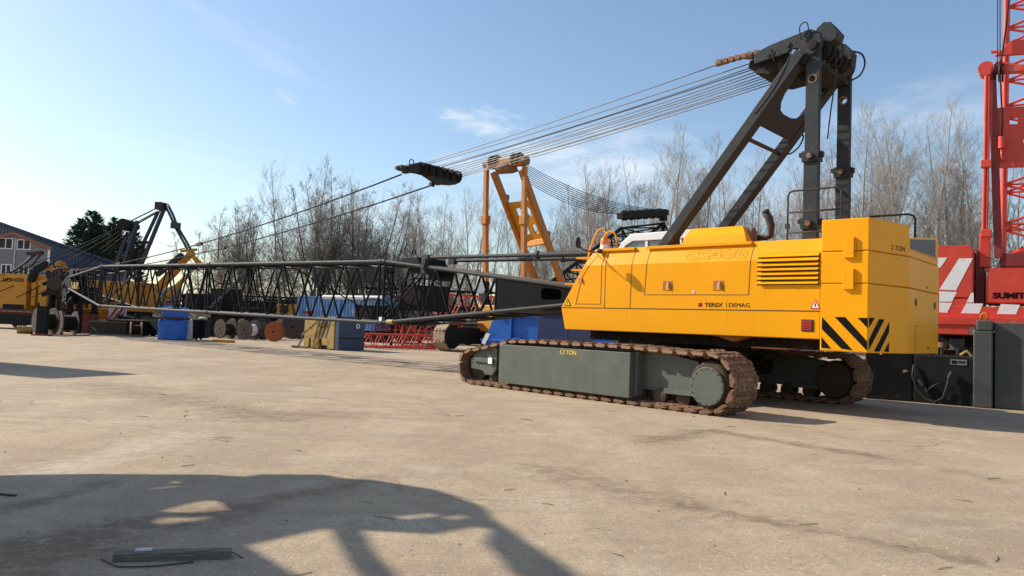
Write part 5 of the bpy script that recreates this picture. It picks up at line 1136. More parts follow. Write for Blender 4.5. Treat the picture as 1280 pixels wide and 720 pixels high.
# rear posts
dA=45.5;dB=47.5
tb=[]
for (u,D) in((607,dB),(655,dA)):
    top=ol(u+1,212 if u<640 else 208,D); bot=ol(u,352,D); mid=ol(u,275,D)
    mb=MB(); mb.beam(top,mid,.26,.26,(1,0,0)); mb.beam(mid-Z3*.05,bot,.29,.29,(1,0,0)); pt=mb.build('gantry_post','orange',oc,bevel=.01)
    mb=MB(); mb.obox(mid,(.22,0,0),(0,.22,0),(0,0,.28)); mb.build('post_knuckle','orange',pt,bevel=.02)
    lo=ol(u,415,D); mb=MB(); mb.beam(bot,Vector((bot.x,bot.y,0.5)),.36,.36,(1,0,0)); mb.build('gantry_post','black',oc)
lgs=[]
for (u0,v0,u1,v1,D0,D1) in((617,215,684,388,dB,dB+2.4),(652,212,712,380,dA,dA+2.4)):
    p=ol(u0,v0,D0);q=ol(u1,v1,D1); lgs.append((p,q)); mb=MB(); mb.beam(p,q,.28,.42,(1,0,0)); mb.build('gantry_leg','orange',oc,bevel=.01)
# plate between legs with four windows
p0,q0=lgs[0];p1,q1_=lgs[1]
f0_,f1_=.22,.50
e_x=(p1.lerp(q1_,f0_)-p0.lerp(q0,f0_)); e_y=(p0.lerp(q0,f1_)-p0.lerp(q0,f0_)); ez=e_x.cross(e_y).normalized()*.12
def rrect(cx,cy,w_,h_): return [(cx-w_,cy-h_*.6),(cx-w_*.6,cy-h_),(cx+w_*.6,cy-h_),(cx+w_,cy-h_*.6),(cx+w_,cy+h_*.6),(cx+w_*.6,cy+h_),(cx-w_*.6,cy+h_),(cx-w_,cy+h_*.6)]
mb=MB(); mb.prism([[(0,0),(1,0),(1,1),(0,1)],rrect(.36,.27,.11,.12),rrect(.70,.27,.08,.12),rrect(.36,.70,.11,.12),rrect(.70,.70,.08,.12)],p0.lerp(q0,f0_),e_x,e_y,ez); mb.build('gantry_plate','ochre',oc)
a_,b_=p0.lerp(q0,f1_+.02),p1.lerp(q1_,f1_+.02); mb=MB(); mb.beam(a_,b_,.3,.35); mb.build('gantry_crossbar','ochre',oc,bevel=.02)
for (p,q),s in zip(lgs,(-1,1)): c=p.lerp(q,.17 if s<0 else .46); mb=MB(); ofs=Vector((0.25,-.0,0)); mb.obox(c+ofs,(.28,0,0),(0,.08,0),(0,0,.16)); mb.build('leg_lug','rust',oc,bevel=.03)
ha=ol(611,206,dB);hb=ol(655,201,dA); mb=MB(); mb.beam(ha,hb,.5,.55); mb.build('gantry_head','orange',oc,bevel=.05)
for t in(.12,.25,.75,.88):
    c=ha.lerp(hb,t)+Z3*.12; mb=MB(); ax=(hb-ha).normalized(); mb.lathe(c-ax*.08,ax,[(0,.001),(0,.42),(.05,.42),(.08,.35),(.11,.42),(.16,.42),(.16,.001)],20); mb.build('head_sheave','rustdk',oc)
mb=MB(); mb.blob(ha.lerp(hb,.5)-Z3*.3,(.5,.9,.35),2,4,.3); mb.tube(ha-(hb-ha)*.12,ha,.22,12); mb.tube(hb,hb+(hb-ha)*.08,.3,12); mb.build('head_casting','rust',oc)
# body behind boom
mb=MB(); c=ol(640,395,47); mb.obox(Vector((c.x+1.0,c.y,2.0)),(2.6,0,0),(0,1.4,0),(0,0,.85)); mb.build('machinery_house','ochre',oc,bevel=.04)
mb=MB(); mb.obox(Vector((c.x+.6,c.y,1.0)),(2.2,0,0),(0,1.6,0),(0,0,.25)); mb.build('slew_deck','grease',oc)
tc_=ol(566,420,44.0)
trk=bpy.data.objects.new('crawler_unit',None)
ut=Vector((tc_.x,tc_.y,0))
class _P: pass
def tracks_at(par,cen,rot,L,gauge,h,pw,**k):
    before=set(bpy.data.objects); simple_tracks(par,L,gauge,h,pw,**k)
    for o in set(bpy.data.objects)-before:
        if o.parent==par: o.matrix_local=Matrix.Translation(cen)@Matrix.Rotation(R(rot),4,'Z')
gz=OI@Vector((at(575,400,45.8).x,45.8,0))
tracks_at(oc,Vector((gz.x+1.8,gz.y-2.4,0)),0,7.2,4.6,1.75,.95,npad=24,framemt='black')
# hook
hk=oat(600,357,44); t=thing('crane_hook','white crane hook block hanging in front of the orange crane','hook',Vector((hk.x,hk.y,hk.z-1.0)),90)
mb=MB(); mb.lathe((0,-.16,.85),Y3,[(0,.001),(0,.30),(.32,.30),(.32,.001)],20); mb.box(-.2,.2,-.19,.19,.55,1.2); mb.build('block','white',t,bevel=.03)
mb=MB(); mb.path([(0,0,.6),(0,0,.2),(.2,0,.02),(.24,0,-.2),(.1,0,-.36),(-.12,0,-.36),(-.25,0,-.18)],[.07,.08,.1,.11,.1,.08,.04],8); mb.build('hook','rust',t)
mb=MB(); mb.tube((0,-.1,1.2),(0,-.1,3.0),.02,5);mb.tube((0,.1,1.2),(0,.1,3.0),.02,5); mb.build('hoist_rope','ropedk',t)
# black jib with its bridle and sagging ropes
fa,fb_=oat(690,352,48),oat(735,352,49.5); ha1,hb1=oat(777,285,52.5),oat(830,279,55)
jb=thing('black_jib','black lattice jib behind the white cab roof with a heavy rope bridle on its head','jib',Vector((fa.x,fa.y,0)))
def jl(p): return p-Vector(jb.location)
ch=[]
dz=Vector((.15,.3,1.35))
for (p,q) in((fa,ha1),(fb_,hb1),(fa-dz*.9+Vector((.6,0,0)),ha1-dz+Vector((.8,0,.0))),(fb_-dz*.9+Vector((.6,0,0)),hb1-dz+Vector((.8,0,.0)))): ch.append((jl(p),jl(q)))
for p,q in ch: mb=MB(); mb.tube(p,q,.13,8); mb.build('chord','black',jb)
mb=MB()
prs=[(0,1),(2,3),(0,2),(1,3)]
for i,j in prs:
    for k in range(6):
        a0=ch[i][0].lerp(ch[i][1],k/6);b0=ch[j][0].lerp(ch[j][1],(k+.5)/6);a1=ch[i][0].lerp(ch[i][1],(k+1)/6); mb.tube(a0,b0,.05,5,cap=False);mb.tube(b0,a1,.05,5,cap=False)
    mb.tube(ch[i][1],ch[j][1],.07,6)
mb.tube(ch[0][1],ch[3][1],.05,5); mb.build('lacing','black',jb)
for k,(u,D) in enumerate(((826,54.8),(834,55.4))): mb=MB(); a=jl(oat(828,278,55)); b=jl(oat(u,306,D)); mb.tube(a,b,.09,6); mb.build('head_strut','black',jb)
br0,br1=oat(775,270,52.3),oat(832,266,55); mb=MB(); mb.beam(jl(br0),jl(br1),.7,.42); mb.build('rope_bridle','black',jb,bevel=.06)
for t in(.1,.25,.4,.55,.7,.85): c=jl(br0.lerp(br1,t)); ax=(br1-br0).normalized(); mb=MB(); mb.lathe(c-ax*.1,ax,[(0,.001),(0,.36),(.2,.36),(.2,.001)],16); mb.build('bridle_sheave','ropedk',jb)
mb=MB(); mb.tube(jl(oat(829,262,54.8)),jl(oat(829,276,54.8)),.3,12); mb.build('head_bearing','black',jb)
for i in range(9):
    t=i/8; p=at(653+9*t,203+26*t,dA-.3+.6*t); q=br0.lerp(br1,.94-.88*t)+Z3*(.22-.1*t); sg=.62-.12*t
    pts=[p.lerp(q,s/14)-Z3*sg*4*(s/14)*(1-s/14) for s in range(15)]; mb=MB(); mb.path([jl(x) for x in pts],.022,5); mb.build('sagging_rope','ropedk',jb)
# ---- left yellow cranes
lb=thing('crawler_crane','yellow-orange crane body at the left edge with black lettering along its top','crane',at0(8,58),95)
LI=(Matrix.Translation(Vector(lb.location))@Matrix.Rotation(R(90-95),4,'Z')).inverted()
def ll(u,v,D=56.8): return LI@at(u,v,D)
a=ll(-40,384);b=ll(37,343); mb=MB(); mb.box(a.x,b.x,-1.2,1.4,a.z,b.z); bd=mb.build('machinery_house','ochre',lb,bevel=.04)
c=ll(4,350); text('LIEBHERR',.40,'ink',bd,Vector((c.x,-1.206,c.z-.10)),X3,Z3,.003,.008,'lettering')
c=ll(4,384); mb=MB(); mb.box(c.x,b.x-.1,-1.22,-1.1,a.z-.02,a.z+.35); mb.build('skirt','black',bd)
a2=ll(-40,391); b2=ll(48,384); mb=MB(); mb.box(a2.x,b2.x,-1.3,1.3,a2.z,a.z-.03); mb.build('red_deck','redold',lb)
for (u0,u1,v0,v1,nm) in((38,46,352,382,'boom_foot_plate'),(47,61,350,384,'boom_foot_plate'),(37,62,350,360,'cross_beam')):
    p=ll(u0,v1);q=ll(u1,v0); mb=MB(); mb.box(p.x,q.x,-1.0 if nm!='cross_beam' else -.9,.2,p.z,q.z); mb.build(nm,'ochre',lb,bevel=.04)
mb=MB(); p=ll(60,341);q=ll(78,329); mb.beam(p,q,.5,.5); mb.beam(q,ll(84,340),.3,.35); mb.build('winch_cover','orange',lb,bevel=.06)
for (u0,v0,u1,v1) in((39,352,44,338),(66,352,62,340),(44,338,60,330)): mb=MB(); mb.beam(ll(u0,v0),ll(u1,v1),.4,.5); mb.build('hydraulic_arm','black',lb,bevel=.04)
c=ll(28,400); tracks_at(lb,Vector((c.x-.5,.5,0)),0,5.6,3.6,1.35,.8,npad=20,framemt='black')
# small jib top over the roof line
mb=MB(); mb.beam(ll(35,317),ll(53,316),.5,.25); mb.path([ll(45,317),ll(30,330),ll(12,342)],.1,6); mb.path([ll(52,317),ll(40,332),ll(18,342)],.08,6); mb.build('stowed_fly_jib','boomgrey',lb,bevel=.03)
yb=thing('crawler_crane','dark yellow crane behind the boom tip with a tall black A-frame and chains','crane',at0(120,60),92)
YI=(Matrix.Translation(Vector(yb.location))@Matrix.Rotation(R(90-92),4,'Z')).inverted()
def yl(u,v,D=58.8): return YI@at(u,v,D)
a=yl(78,386);b=yl(178,353); mb=MB(); mb.box(a.x,b.x,-1.3,1.5,a.z,b.z); ybd=mb.build('machinery_house','ochre',yb,bevel=.05)
c=yl(136,371); text('L 853 S',.62,'ink',ybd,Vector((c.x,-1.305,c.z)),X3,Z3,.003,.006,'lettering') if False else None
mb=MB(); mb.box(a.x+.3,b.x-.2,-1.0,1.2,a.z-.9,a.z); mb.build('slew_deck','grease',yb)
tracks_at(yb,Vector(((a.x+b.x)/2,0,0)),0,6.6,4.0,1.25,.8,npad=20,framemt='black')
def bar(par,f,pts,w_,h_,mt,nm,D=60,bev=.02):
    for (u0,v0,u1,v1,*dd) in pts:
        d0=dd[0] if dd else D; mb=MB(); mb.beam(f(u0,v0,d0),f(u1,v1,d0),w_,h_,(0,1,0)); o=mb.build(nm,mt,par,bevel=bev)
MT['navy']=mat('navy_gantry_paint',(.030,.036,.055),.45,var=.2)
bar(yb,yl,[(208,254,172,342,59)],.22,.30,'navy','gantry_leg')
bar(yb,yl,[(198,264,160,345,61.5)],.2,.26,'navy','gantry_leg')
bar(yb,yl,[(172,276,150,345,58.5),(165,280,158,345,59),(160,290,140,345,61)],.22,.28,'navy','mast_leg')
bar(yb,yl,[(170,285,160,345,59.5),(182,300,168,345,60)],.16,.2,'boomgrey','mast_strut')
bar(yb,yl,[(172,303,190,303,60),(150,318,176,316,60)],.2,.3,'boomgrey','mast_crossbar')
mb=MB(); mb.obox(yl(201,258),(.28,0,0),(0,.5,0),(0,0,.3)); mb.build('gantry_head','rustdk',yb,bevel=.08)
mb=MB(); c=yl(160,282); mb.lathe(c-Y3*.8,Y3,[(0,.001),(0,.45),(1.6,.45),(1.6,.001)],20); mb.build('sheave_nest','grease',yb)
mb=MB(); c=yl(158,283); mb.box(c.x-.3,c.x+.9,c.y-.4,c.y+.4,c.z-.2,c.z+.2); mb.build('sheave_housing','black',yb,bevel=.08)
mb=MB(); mb.path([yl(166,330,59),yl(170,312,59),yl(178,308,59),yl(181,316,59)],.18,8); mb.build('intake_elbow','grease',yb)
for k in range(2):
    o=k*4; pts=[yl(206+o,256),yl(213+o,270),yl(218+o*.8,282),yl(228+o,300),yl(234+o,311)]
    mb=MB(); mb.path(pts,.10,6); 
    mb.obox(pts[2],(.22,0,0),(0,.2,0),(0,0,.22)); mb.build('pendant_chain','navy',yb)
for (u0,v0,u1,v1,D0,D1) in((200,258,158,279,60,60),(203,262,168,282,60,60),(197,264,160,284,61,61)):
    mb=MB(); mb.tube(yl(u0,v0,D0),yl(u1,v1,D1),.05,6); mb.build('gantry_rope','ropedk',yb)
for i,(u0,v0,u1,v1) in enumerate(((158,281,-30,362),(158,284,-20,372),(159,287,20,372),(160,290,40,372),(160,292,62,370),(157,280,-30,352))):
    p=yl(u0,v0,59.5);q=yl(u1,v1,56); mb=MB(); mb.path([p.lerp(q,t/8)-Z3*.35*4*(t/8)*(1-t/8) for t in range(9)],.033,6); mb.build('luffing_rope','ropedk',yb)
mb=MB(); mb.beam(yl(182,378,59),yl(226,330,59),.5,.75,(0,1,0)); mb.beam(yl(226,330,59),yl(242,314,59),.5,.25,(0,1,0)); bf=mb.build('boom_foot_section','ochre',yb,bevel=.05)
mb=MB(); mb.beam(yl(196,344,58.2),yl(228,318,58.2),.3,.5,(0,1,0)); mb.build('inspection_panel','boomgrey',bf)
for (u0,v0,u1,v1,D) in((226,314,246,312,59),(234,312,252,330,58.5),(240,320,250,333,59.5),(205,372,243,335,58),(200,382,238,342,61)): mb=MB(); mb.beam(yl(u0,v0,D),yl(u1,v1,D),.16,.2); mb.build('boom_foot_bar','ochre',yb)
mb=MB(); mb.beam(yl(90,362),yl(160,384,59),.5,.3,(0,1,0)); mb.build('grey_hose_tray','boomgrey',yb)
mb=MB(); c=yl(214,372,60); mb.tube(yl(180,379,63),yl(250,374,63),.12,8); mb.build('stowed_pipe','boomgrey',yb)
# ---- right : grey blocks and red crane
kd=Vector((math.sin(R(127)),math.cos(R(127)),0))
def rblock(u,v,w_,dp,h_,az,label,mt,extras=None,name='weight_block',cat='counterweight'):
    p=gp(u,v); t=thing(name,label,cat,p,az); mb=MB(); mb.box(0,w_,0,dp,0,h_); mb.build('body',mt,t,bevel=.03); return t
b1=rblock(1081,498,1.15,1.6,1.66,120,'black weathered block under the rear overhang of the yellow counterweight','black')
for x,z in((.42,1.25),(.95,1.3),(1.0,.8)): mb=MB(); mb.blob((x,-.004,z),(.07,.004,.05),1,int(x*10),.5); mb.build('rust_patch','rust',b1)
b2=rblock(1142,502.5,1.62,1.4,1.27,127,'low black tank with a hanging hydraulic hose left of the tall grey block','black',name='hydraulic_tank',cat='tank')
mb=MB(); mb.box(.85,1.22,-.012,-.0,1.05,1.19); pl_=mb.build('data_plate','clad',b2)
mb=MB(); mb.box(.88,1.0,-.016,-.012,1.08,1.16);mb.box(1.03,1.19,-.016,-.012,1.10,1.12);mb.box(1.03,1.19,-.016,-.012,1.13,1.15); mb.build('plate_lines','ink',pl_)
mb=MB(); mb.path([(.0,-.05,1.0),(-.02,-.10,.7),(.1,-.12,.35),(.3,-.14,.12),(.5,-.16,.05),(.7,-.15,.16),(.78,-.12,.45),(.84,-.10,.72)],.028,8); mb.path([(.22,-.1,.55),(.32,-.13,.30),(.42,-.14,.42),(.6,-.12,.55),(.72,-.1,.45)],.022,8); mb.build('hydraulic_hose','rubber',b2)
for p0,p1 in(((.83,-.10,.68),(.90,-.10,.86)),((.14,-.10,.62),(.24,-.12,.46))): mb=MB(); mb.tube(p0,p1,.055,10); mb.build('hose_coupling','boomgrey',b2)
for x in(.35,.5,.58,.95): mb=MB(); mb.box(x,x+.05,.2,.5,1.27,1.27+.22); mb.build('pipe_flange','rustdk',b2)
# tall grey block (two stepped parts)
b3=thing('weight_block','tall grey-painted block with a stepped corner and orange lifting eyes, right edge','counterweight',gp(1216,509),125)
mb=MB(); mb.box(0,.42,0,1.0,0,1.95); mb.box(.06,.42,0,.9,1.95,2.22); mb.build('corner_post','grey',b3,bevel=.03)
mb=MB(); mb.box(.45,3.0,.16,1.2,0,2.18); mb.build('main_block','grey',b3,bevel=.03)
for x in(.22,1.25): 
    mb=MB(); mb.path([(x-.06,.3,2.2),(x-.07,.3,2.36),(x,.3,2.42),(x+.07,.3,2.36),(x+.06,.3,2.2)],.03,6); mb.build('lifting_eye','orange',b3)
mb=MB(); mb.obox((1.5,.02,1.05),(.07,0,.05),(0,.04,0),(-.05,0,.07)); mb.build('corner_clip','boomgrey',b3)
# machinery under the red deck
RD=24.
rc_=thing('crawler_crane','red crane with white diagonal stripes and SUMITOMO lettering under its upright red lattice mast','crane',at0(1180,RD),124)
RI=(Matrix.Translation(Vector(rc_.location))@Matrix.Rotation(R(90-124),4,'Z')).inverted()
def rl_(u,v,ly):   # point on the crane's local plane y=ly seen at this pixel
    d0=RI.to_3x3()@ray(u,v); e0=RI@EY; t=(ly-e0.y)/d0.y; return e0+d0*t
def rbox(par,u0,v0,u1,v1,y0,y1,mt,nm,bev=.03,x1=None):
    p=rl_(u0,v1,y0);q=rl_(u1,v0,y0); mb=MB(); mb.box(p.x,q.x if x1 is None else x1,y0,y1,min(p.z,q.z),max(p.z,q.z)); return mb.build(nm,mt,par,bevel=bev)
# counterweight (left) with stripes
p=rl_(1165,391,0);q=rl_(1218,306,0); zt=q.z; zb=p.z; x0=p.x; x1=rl_(1217,350,0).x
mb=MB(); mb.prism([(x0,zb+.45),(x0,zt-.12),(x0+.12,zt),(x1-.12,zt+.0),(x1,zt-.1),(x1,zb+.45)],(0,0,0),X3,Z3,(0,2.2,0)); rw=mb.build('counterweight','red',rc_,bevel=.05)
mb=MB(); mb.box(x0,x1+.02,-.06,2.2,zb+.02,zb+.44); lw=mb.build('lower_weight','red',rc_,bevel=.02)
xe=rl_(1330,395,-.08).x
mb=MB(); mb.box(x0,xe,-.10,2.3,zb-.12,zb+.22); dkx=mb.build('striped_skirt','red',rc_,bevel=.02)
mb=MB(); mb.box(x0,xe,-.35,2.4,zb-.36,zb-.12); mb.build('deck','red',rc_,bevel=.015)
rbox(rc_,1165,404,1211,417,-.3,2.2,'red','deck_step',.02)
def strp(par,pl,y,nm='white_stripe'):
    mb=MB(); mb.prism(pl,(0,y,0),X3,Z3,(0,-.004,0)); mb.build(nm,'white',par)
def px(u,v,y): a=rl_(u,v,y); return (a.x,a.z)
strp(rw,[px(1174,362,-.003),px(1199,323,-.003),px(1216,323,-.003),px(1195,363,-.003)],-.003)
strp(rw,[px(1172,322,-.003),px(1184,322,-.003),px(1176,334,-.003),px(1172,336,-.003)],-.003)
strp(lw,[px(1174,364,-.065),px(1196,365,-.065),px(1190,377,-.065),px(1174,377,-.065)],-.063)
strp(lw,[px(1214,366,-.065),px(1217,366,-.065),px(1217,378,-.065),px(1208,378,-.065)],-.063)
for q_ in(((1174,378),(1190,378.5),(1184,391),(1174,390.5)),((1208,379),(1229,379.5),(1224,392),(1201,391.5)),((1251,380),(1275,381),(1270,393),(1246,392.5)),((1296,382),(1320,383),(1315,395),(1290,394))): strp(dkx,[px(u_,v_,-.1) for u_,v_ in q_],-.103)
# main house
p=rl_(1232,379,.1);q=rl_(1332,334,.1)
mb=MB(); mb.prism([(p.x,p.z),(p.x,q.z-.35),(p.x+.05,q.z-.2),(p.x+.0,q.z),(q.x,q.z),(q.x,p.z)],(0,.1,0),X3,Z3,(0,2.0,0)); hs_=mb.build('machinery_house','red',rc_,bevel=.04)
c=rl_(1241,372.5,.1); text('SUMITOMO',.235,'ink',hs_,Vector((c.x,.095,c.z)),X3,Z3,.003,.012,'lettering',sx=1.25)
mb=MB(); mb.box(x1+.05,p.x-.05,.5,2.0,zb,zt-.1); mb.build('engine_bay','redold',rc_)
rbox(rc_,1224,292,1238,334,.4,.8,'red','ballast_bracket',.02); rbox(rc_,1250,315,1330,334,.5,1.6,'redold','mast_foot',.03)
# mast lattice (upright)
MY=1.1
def mp(u,v,y=MY): return rl_(u,v,y)
def solid(nm,pts,r,mt='red'): 
    for p,q,rr_ in pts: mb=MB(); mb.tube(p,q,rr_ if rr_ else r,10); mb.build(nm,mt,rc_)
cx0=mp(1253,330);ct0=mp(1259,-60); Wm=1.75
mast=[]
for dx,dy in((0,0),(Wm,0),(0,1.5),(Wm,1.5)):
    a=Vector((cx0.x+dx,cx0.y+dy,cx0.z));b=Vector((ct0.x+dx,ct0.y+dy,ct0.z)); mast.append((a,b)); mb=MB(); mb.tube(a,b,.085,10); mb.build('mast_chord','red',rc_)
mb=MB()
for i,j in((0,1),(2,3),(0,2),(1,3)):
    for k in range(8):
        a0=mast[i][0].lerp(mast[i][1],k/8);b0=mast[j][0].lerp(mast[j][1],(k+.5)/8);a1=mast[i][0].lerp(mast[i][1],(k+1)/8); mb.tube(a0,b0,.04,6,cap=False);mb.tube(b0,a1,.04,6,cap=False)
        mb.tube(a0,mast[j][0].lerp(mast[j][1],k/8),.035,6,cap=False)
mb.build('mast_lacing','red',rc_)
# red gantry in front of the mast : legs, plate, head, thin back ties
GY=.2
def g3(u,v,y=GY): return rl_(u,v,y)
mb=MB(); mb.beam(g3(1240,92),g3(1248,322),.22,.22,(0,1,0)); mb.build('gantry_leg','redold',rc_,bevel=.01)
for (u0,v0,u1,v1,r) in((1233,88,1231,205,.05),(1236.5,88,1235,205,.04),(1231,210,1229,292,.05),(1235,210,1233,292,.04)): mb=MB(); mb.tube(g3(u0,v0,0),g3(u1,v1,0),r,8); mb.build('back_tie','red',rc_)
for v in(205,292): mb=MB(); c=g3(1232,v,0); mb.box(c.x-.13,c.x+.16,c.y-.1,c.y+.1,c.z-.12,c.z+.12); mb.build('tie_knuckle','red',rc_,bevel=.02)
pl=[px(1241,135,GY),px(1330,130,GY),px(1330,205,GY),px(1243,207,GY)]
def sq(u,v,s): return [px(u-s,v-s,GY),px(u+s,v-s,GY),px(u+s,v+s,GY),px(u-s,v+s,GY)]
mb=MB(); mb.prism([pl,sq(1267,150,5),sq(1284,176,5),sq(1300,150,5)],(0,GY,0),X3,Z3,(0,.10,0)); mb.build('gantry_plate','red',rc_)
mb=MB(); mb.beam(g3(1242,207),g3(1335,203),.2,.16); mb.build('plate_flange','red',rc_)
mb=MB(); mb.beam(g3(1240,88),g3(1335,84),.3,.22); mb.build('gantry_head','red',rc_,bevel=.03)
mb=MB(); c=g3(1233,88); mb.lathe(c-Y3*.25,Y3,[(0,.001),(0,.22),(.5,.22),(.5,.001)],18); mb.build('head_boss','red',rc_)
for k in range(4): mb=MB(); c=g3(1240+k*4.5,91); mb.lathe(c-X3*.03,X3,[(0,.001),(0,.28),(.05,.28),(.05,.001)],18); mb.build('head_sheave','black' if k%2 else 'redold',rc_)
mb=MB(); mb.prism([px(1243,70,GY-.1),px(1262,52,GY-.1),(px(1262,52,GY-.1)[0]+2,px(1262,52,GY-.1)[1]+.1),(px(1262,70,GY-.1)[0]+2,px(1262,76,GY-.1)[1])],(0,GY-.1,0),X3,Z3,(0,.12,0)); mb.build('head_bracket','red',rc_,bevel=.02)
mb=MB(); mb.tube(g3(1239,65),g3(1330,66),.05,8);mb.tube(g3(1245,78),g3(1330,92),.06,8); mb.build('head_pipe','red',rc_)
for u0,u1 in((1247,1247),(1250,1250)): mb=MB(); mb.tube(g3(u0,-40,0),g3(u1,88,0),.014,5); mb.build('hoist_rope','ropedk',rc_)
mb=MB(); mb.path([g3(1263,-20,0),g3(1258,30,0),g3(1250,90,0),g3(1253,150,0),g3(1252,172,0)],.025,6); mb.build('hanging_rope','ropedk',rc_)
mb=MB(); c=g3(1252,178,0); mb.tube(c-Z3*.18,c+Z3*.18,.09,10); mb.path([c-Z3*.18,c-Z3*.45,c-Z3*.6+X3*.08],.03,6); mb.build('hook_weight','red',rc_)
for (u0,v0,u1,v1) in((1262,318,1330,300),(1262,322,1330,322),(1275,310,1300,330)): mb=MB(); mb.tube(mp(u0,v0,.6),mp(u1,v1,.6),.09,10); mb.build('derrick_tube','red',rc_)
# under-deck machinery
mb=MB(); c=rl_(1190,420,.8); mb.lathe((c.x,.8,.6),Z3,[(0,.001),(0,.7),(.9,.7),(.9,.001)],24); mb.box(c.x-2.2,c.x+6,.4,2.6,.9,1.25); mb.build('slew_ring','grease',rc_)
for u,v,r,h_ in((1196,430,.22,.32),(1178,432,.15,.2)): c=rl_(u,v,.1); mb=MB(); mb.tube((c.x,.1,c.z-h_/2),(c.x,.1,c.z+h_/2),r,14); mb.tube((c.x,.1,c.z-h_/2-.03),(c.x,.1,c.z-h_/2),r*1.25,14); mb.build('pipe_stub','boomgrey' if u>1190 else 'rust',rc_)
c=rl_(1208,445,-.1); mb=MB(); mb.path([(c.x-.2,-.1,c.z),(c.x,-.12,c.z+.15),(c.x+.2,-.1,c.z-.05),(c.x+.05,-.12,c.z-.2)],.05,8); mb.build('brass_fitting','mustard',rc_)
mb=MB(); c=rl_(1190,452,.3); mb.box(c.x-2.5,c.x+6,1.6,2.4,.9,1.9); mb.box(c.x-.8,c.x+6,.3,2.4,.1,.9); mb.build('car_body','grease',rc_)  # taller rear box added as dark backing so the under-deck gap reads shaded
# ---- timber and strap in the foreground
a=gp(140,703);b=gp(287,699); d=(b-a).normalized(); n_=Vector((-d.y,d.x,0)); az_=math.degrees(math.atan2(d.x,d.y))
bm_=thing('timber_beam','old split timber beam lying on the concrete in the foreground shadow','timber',a,az_); Lb=(b-a).length
mb=MB(); rg=random.Random(8); K=14; vs=[]
for i in range(K+1):
    x=Lb*i/K; j=lambda s:rg.uniform(-s,s)
    vs+=[(x,j(.002),.0),(x,.085+j(.003),.0),(x,.085+j(.003),.052+j(.0035)),(x,.0+j(.002),.050+j(.003))]
fs=[(4*i+k,4*i+(k+1)%4,4*i+4+(k+1)%4,4*i+4+k) for i in range(K) for k in range(4)]+[(0,1,2,3),(4*K,4*K+1,4*K+2,4*K+3)]; mb._a(vs,fs); mb.build('beam','beam',bm_,bevel=.003)
mb=MB(); mb.obox((Lb*.24,.065,.058),(.05,.004,0),(-.001,.016,0),(0,0,.006)); mb.build('splinter','bag',bm_); mb=MB(); mb.obox((Lb*.72,.04,.054),(Lb*.12,.006,.0),(0,.028,0),(0,0,.004)); mb.build('split_top','wood',bm_)
mb=MB(); pt=[gp(126,700),gp(138,706),gp(150,710),gp(185,709.5),gp(215,707),gp(236,704.5),gp(243,704)]; mb.path(smooth([p+Z3*.008 for p in pt]),.005,6); mb.path([gp(286,693)+Z3*.03,gp(292,695)+Z3*.02,gp(303,698)+Z3*.004],.004,6); tag(mb.build('rubber_strap','rubber'),'thin black strap curling along the near side of the timber beam','strap')
mb=MB(); p=gp(0,620); mb.path([gp(-8,618)+Z3*.01,gp(8,620)+Z3*.01,gp(20,620.5)+Z3*.008],.01,6); tag(mb.build('iron_bar','rustdk'),'short dark bar on the concrete at the left edge','bar')
# ---- unseen shadow casters outside the left edge : shaped crane, added container stack
S0=-11.
def sh_(u,v):
    p=gp(u,v); return (p.dot(NV),(p.dot(TV)-S0)*TE)
org_=TV*S0
pk_=thing('shadow_cast_crane','unseen crane outside the left edge, its outline shaped to cast the foreground shadow','crane',org_)
outer=[(-60,597),(35,594),(120,593),(270,594),(310,596.5),(330,593.5),(410,594),(430,598),(470,600.5),(545,612),(575,622),(607,634),(620,650),(640,662),(665,680),(700,702),(745,735),(668,735),(640,710),(628,694),(612,680),(619,663),(600,658),(545,668),(455,663.5),(470,690),(512,735),(466,735),(440,700),(417,659),(310,682.5),(345,703),(400,735)]
o2=[sh_(u,v) for u,v in outer]
w0=o2[0][0]; w_end=o2[-1][0]
o2=[(w0,.5)]+o2+[(w_end-.5,o2[-1][1]-.4),(w_end-1.8,1.6),(w_end-1.8,.5)]
holes=[[sh_(u,v) for u,v in h] for h in ([(212,637),(235,630.5),(256,628),(270,630),(286,639),(250,639.5)],[(200,652),(205,647),(240,648.5),(272,648),(250,652),(225,653.5)],[(178,612),(200,609.5),(224,608),(222,610),(200,611)],[(215,603),(222,602.5),(226,604.5),(214,605)],[(222,596.8),(250,596.6),(292,598.2),(270,598.6)],[(501,645),(540,643.5),(548,647),(515,648)],[(561,646),(583,645),(585,648.5),(565,649.5)],[(472,658),(490,654.5),(540,656),(535,660),(490,660.5)])]
holes=holes[:7]
hc=[]
for h in holes:
    cx=sum(p[0] for p in h)/len(h); cy=sum(p[1] for p in h)/len(h); hc.append([(cx+(x-cx)*1.35+(.03 if x>cx else -.03),cy+(y-cy)*1.08) for x,y in h])
mb=MB(); mb.prism([o2]+hc,(0,0,0),NV,Z3,-TV*.05); mb.build('frame','ochre',pk_)  # thin sheet cut to the foreground shadow's outline, holes for its lit slivers
mb=MB(); mb.prism([(w_end-1.6,.6),(w0-.2,.6),(w0-.3,1.7),(w_end-1.4,2.0)],-TV*.1,NV,Z3,-TV*2.2); mb.build('machinery_house','ochre',pk_,bevel=.04)
for k in(0,1):
    mb=MB(); off=-TV*(.2+2.0*k); mb.prism([(w_end-2.6,0),(w0+.6,0),(w0+.9,.35),(w0+.6,.7),(w_end-2.6,.7),(w_end-2.9,.35)],off,NV,Z3,-TV*.6); mb.build('track','rustdk',pk_,bevel=.1)
T_=gp(177,468);U_=gp(-40,449); dl=(U_-T_).normalized(); hS=5.2; bs=T_-TV*(hS/TE); azc=math.degrees(math.atan2(dl.x,dl.y))
